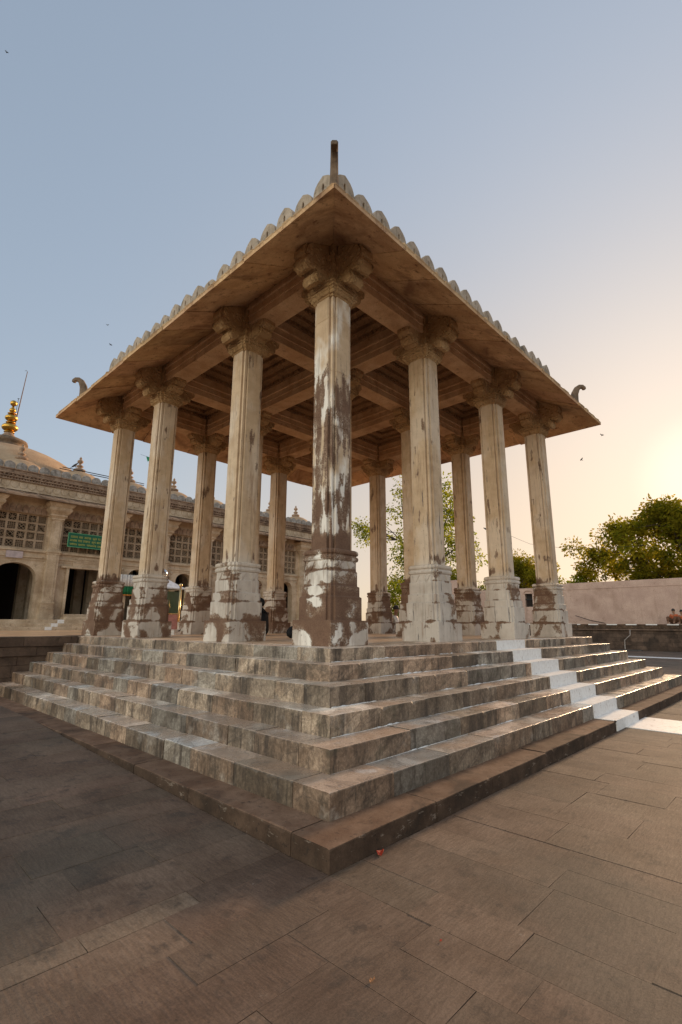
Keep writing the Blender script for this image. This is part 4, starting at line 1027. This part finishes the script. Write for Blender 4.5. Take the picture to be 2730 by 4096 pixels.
# banner cloth over the doorway between the left pillars
bn = empty('hanging_cloth', (5.32, FY-.42, 1.45), 0, 'white and green cloth with an orange hem hung across a mosque doorway', 'cloth')
def cloth(z0, z1, mat, name):
    m = MB(); n = 26; vs = []
    for z in (z0, (z0+z1)/2, z1):
        for i in range(n+1): vs.append((-.35+1.0*i/n, .03*math.sin(i*1.9)+.012*math.sin(i*5), z))
    fs = [(r*(n+1)+i, r*(n+1)+i+1, (r+1)*(n+1)+i+1, (r+1)*(n+1)+i) for r in range(2) for i in range(n)]
    m.add(vs, fs, None, True); o = m.build(name, mat, bn, normals=False); s = o.modifiers.new('solid', 'SOLIDIFY'); s.thickness = .006; return o
cloth(.62, 1.18, WCL, 'white_band'); cloth(.22, .62, GCL, 'green_band'); cloth(.16, .22, OCL, 'hem')
# green pennant tip
m = MB(); m.add([(0, 0, 0), (.35, .0, -.02), (.10, .0, -.26), (0, .01, 0), (.35, .01, -.02), (.10, .01, -.26)], [(0, 1, 2), (5, 4, 3), (0, 3, 4, 1), (1, 4, 5, 2), (2, 5, 3, 0)]); 
fg = m.build('pennant', m_simple('bright_green_cloth', (.03, .30, .16), .8), None, 0, (5.55, 18.9, 8.62)); tag(fg, 'small green pennant hanging from the far wire beside the leftmost pillar', 'flag')
m = MB(); m.tube([(-.3, 0, .03), (0, 0, .0), (.4, 0, -.02)], .006, 5); m.build('string', IRON, fg)
# litter on the paving
def scrap(name, loc, mat, s, label, cat, seedv):
    rr = random.Random(seedv); m = MB(); n = 9; vs = [(0, 0, .012*s)]
    for i in range(n): a = 2*math.pi*i/n; r = s*rr.uniform(.5, 1.1); vs.append((r*math.cos(a), r*.6*math.sin(a), s*rr.uniform(0, .55)))
    m.add(vs, [(0, 1+i, 1+(i+1) % n) for i in range(n)]); o = m.build(name, mat, None, 0, loc); sm = o.modifiers.new('s', 'SOLIDIFY'); sm.thickness = .002; return tag(o, label, cat)
scrap('petal', (-2.08, -2.57, G+.006), REDL, .045, 'crumpled bright red petal on the paving near the kerb corner', 'petal', 1)
scrap('dry_leaf', (-3.06, -3.32, G+.005), TANL, .018, 'small tan leaf on the paving nearest the camera', 'leaf', 2)
scrap('dry_leaf', (-2.61, -3.38, G+.005), REDL, .010, 'tiny red-brown leaf lying to the right of the tan one on the open paving', 'leaf', 3)
scrap('dry_leaf', (.05, -3.95, G+.005), YEL, .016, 'small yellow leaf far out on the right-hand paving', 'leaf', 4)

# birds
def bird_mesh(spread, mat=None):
    m = MB(); m.loft([[(x, r*math.cos(t), z+r*.9*math.sin(t)) for t in [2*math.pi*q/8 for q in range(8)]] for x, r, z in ((-.16, .006, -.01), (-.08, .035, 0), (0, .05, .005), (.08, .042, .015), (.12, .022, .03), (.15, .028, .035), (.18, .018, .034), (.215, .003, .03))], True)
    m.add([(-.12, -.02, 0), (-.12, .02, 0), (-.27, .05, -.02), (-.27, -.05, -.02), (-.12, 0, .012)], [(0, 1, 2, 3), (4, 1, 2), (4, 2, 3), (4, 3, 0)])
    return m
def wings(m, up, hw=.36):
    for s in (-1, 1):
        m.add([(.09, s*.03, .02), (.07, s*hw*.5, .02+up*.6), (-.03, s*hw, .02+up), (-.10, s*hw*.6, .02+up*.55), (-.09, s*.03, .015), (.02, s*hw*.4, .035+up*.5)], [(0, 1, 5), (1, 2, 5), (2, 3, 5), (3, 4, 5), (4, 0, 5)])
    return m
BIRD = m_simple('dark_feathers', (.03, .027, .028), .7)
for loc, rot, upz, sc, lab in (((-2.67, 21.92, 29.79), (.5, .3, 1.2), .12, .32, 'dark bird flying alone high in the upper left sky'),
        ((5.92, 27.84, 20.36), (.3, -.2, .4), .15, .42, 'upper of two small birds flying over the left side of the roof'),
        ((6.44, 28.31, 19.28), (.1, .2, 2.0), .05, .42, 'lower of two small birds flying over the left side of the roof'),
        ((31.58, 4.51, 13.38), (.4, .5, .9), .2, .45, 'small bird just below the right tip of the eave'),
        ((31.63, 6.06, 11.94), (.6, -.4, 2.4), .2, .45, 'small bird flying in the orange sky left of the big tree'),
        ((27.4, 11.55, 6.9), (.2, .9, .4), .22, 1.0, 'bird gliding close beside a right-hand pillar')):
    o = wings(bird_mesh(1), upz).build('bird', BIRD, None, 0, loc, normals=False); o.rotation_euler = rot; o.scale = (sc,)*3; tag(o, lab, 'bird', 'birds in flight')
m = bird_mesh(0); m.tube([(0, .02, -.03), (.0, .02, -.12)], .006, 5); m.tube([(0, -.02, -.03), (.0, -.02, -.12)], .006, 5)
cr = m.build('crow', BIRD, None, 0, (3.05, 21.45, 8.1)); cr.rotation_euler = (0, R(-38), R(-10)); cr.scale = (1.25,)*3; tag(cr, 'black crow perched with tail down beside a small dome finial', 'bird')

# ------------------------------------------------------------------ trees
def tree(name, loc, R3, clumps, per, leafmat, label, group=None, trunk=.28, leaf=.11, seedv=1, extra=(), cr=.7, droop=.25, hole=0, limbs=9):
    rr = random.Random(seedv)
    F = 1.8; loc = (-5+(loc[0]+5)*F, -5+(loc[1]+5)*F, G); R3 = tuple(q*F for q in R3); R3 = R3[:3]+(R3[3]-1.5*(F-1),); leaf *= F*.95; cr *= F; trunk *= F; extra = [tuple(q*F for q in e[:2])+(e[2]*F-1.5*(F-1),) for e in extra]
    t = empty(name, loc, 0, label, 'tree', group); rx, ry, rz, cz = R3
    cen = []
    while len(cen) < clumps:
        p = Vector((rr.uniform(-1, 1), rr.uniform(-1, 1), rr.uniform(-1, 1)))
        if p.length > 1 or p.length < .35: continue
        n = mnoise.noise(p*1.7+Vector((seedv*3.1, 0, 0)))
        if n < hole: continue
        q = p*(1+.22*mnoise.noise(p*2.3+Vector((0, seedv, 0)))); cen.append(Vector((q.x*rx, q.y*ry, cz+q.z*rz)))
    for e in extra: cen += [Vector(e)+Vector((rr.gauss(0, .5)*F, rr.gauss(0, .5)*F, rr.gauss(0, .45)*F)) for _ in range(7)]
    m = MB(); vs, fs, cs = [], [], []
    for c in cen:
        tone = rr.uniform(.34, .66); k = rr.uniform(.6, 1.25); rad = cr*k
        for _ in range(int(per*k)):
            d = Vector((rr.gauss(0, 1), rr.gauss(0, 1), rr.gauss(0, .8))).normalized()*rad*(rr.random()**.45); p = c+d; p.z -= droop*abs(d.x+d.y)*.3
            L = leaf*rr.uniform(.7, 1.5); a = Vector((d.x*.7+rr.gauss(0, .3), d.y*.7+rr.gauss(0, .3), d.z*.5-droop+rr.gauss(0, .3))).normalized(); b = a.cross(Vector((rr.gauss(0, 1), rr.gauss(0, 1), rr.gauss(0, 1)))).normalized()*L*.26
            n = len(vs); vs += [p, p+a*L*.5+b, p+a*L, p+a*L*.5-b]; fs.append((n, n+1, n+2, n+3)); tt = tone*rr.uniform(.8, 1.25); cs.append((tt, tt, tt*.9))
    m.v = [tuple(v) for v in vs]; m.f = fs; m.c = cs; m.sm = [False]*len(fs); m.build('crown', leafmat, t, normals=False)
    w = MB(); top = Vector((rr.uniform(-.3, .3), rr.uniform(-.3, .3), max(.6, cz-rz*.55)))
    w.tube([(0, 0, -.1), tuple(top*.5+Vector((rr.uniform(-.15, .15), rr.uniform(-.15, .15), 0))), tuple(top)], [trunk, trunk*.8, trunk*.62], 10)
    mains = []
    for i in range(limbs):
        c = rr.choice(cen)*.62+Vector((0, 0, cz*.38)); mid = top.lerp(c, .5)+Vector((rr.uniform(-.4, .4), rr.uniform(-.4, .4), rr.uniform(-.1, .6)))
        w.tube([top-Vector((0, 0, .15)), top.lerp(mid, .5)+Vector((0, 0, .15)), mid, c], [trunk*.45, trunk*.36, trunk*.27, trunk*.15], 7); mains += [mid, c]
    for c in cen:
        s = min(mains, key=lambda q: (q-c).length); mid = s.lerp(c, .5)+Vector((rr.uniform(-.3, .3), rr.uniform(-.3, .3), rr.uniform(0, .35)))
        w.tube([s, mid, c], [trunk*.12, trunk*.07, trunk*.025], 5)
    w.build('trunk', BARK, t); return t
tree('neem_tree', (41, 26.0, G), (5.5, 6.4, 6.8, 11.0), 150, 62, LEAFA, 'tall airy tree with thin curving branches seen between the centre and right pillars', None, .36, .30, 3, ((-1, 8.2, 13.2), (-1, 7.6, 12.0), (0, -3.5, 12.5)), .95, .35, -.12, 14)
tree('bushy_tree', (43, 30.0, G), (3, 4.5, 3.0, 4.2), 90, 120, LEAFA, 'bright green bushy tree low behind the centre pillar gap, left one', 'low trees beyond the courtyard', .2, .24, 5, (), .8)
tree('bushy_tree', (42, 22.5, G), (3, 4.2, 3.2, 4.4), 95, 120, LEAFA, 'bright green bushy tree low between the two middle right pillars', 'low trees beyond the courtyard', .2, .24, 6, (), .8)
tree('bushy_tree', (44, 17.6, G), (2.5, 2.6, 2.6, 4.9), 60, 80, LEAFA, 'yellowish small tree just above the far end of the pink wall', 'low trees beyond the courtyard', .2, .22, 12, (), .7)
tree('round_tree', (40.5, 14.6, G), (2.4, 2.5, 3.2, 5.3), 90, 170, LEAFB, 'compact dark round tree standing behind the barred window wall', None, .22, .22, 8, (), .75)
tree('shrub_tree', (40, 10.3, G), (1.6, 2.0, 1.9, 4.3), 38, 85, LEAFA, 'small light green tree over the pink wall just left of the big tree', None, .15, .2, 9, (), .6)
tree('shade_tree', (40.5, 1.9, G), (5.2, 6.2, 4.2, 6.6), 300, 190, LEAFB, 'big spreading tree over the pink wall with the low sun behind it', None, .45, .25, 11, ((-1, 7.4, 6.0), (-1, 6.6, 7.6), (0, 1.5, 10.4), (0, -3.5, 10.4), (0, 4.2, 9.6)), .8, .3, -.12, 12)
# wire in the sky
m = MB(); m.tube([(38, 16.5, 9.2), (38, 13, 7.3), (38, 9.6, 6.5), (38, 4, 6.2)], .012, 5); tag(m.build('overhead_wire', IRON), 'thin sagging wire across the orange sky behind the right pillars', 'wire')
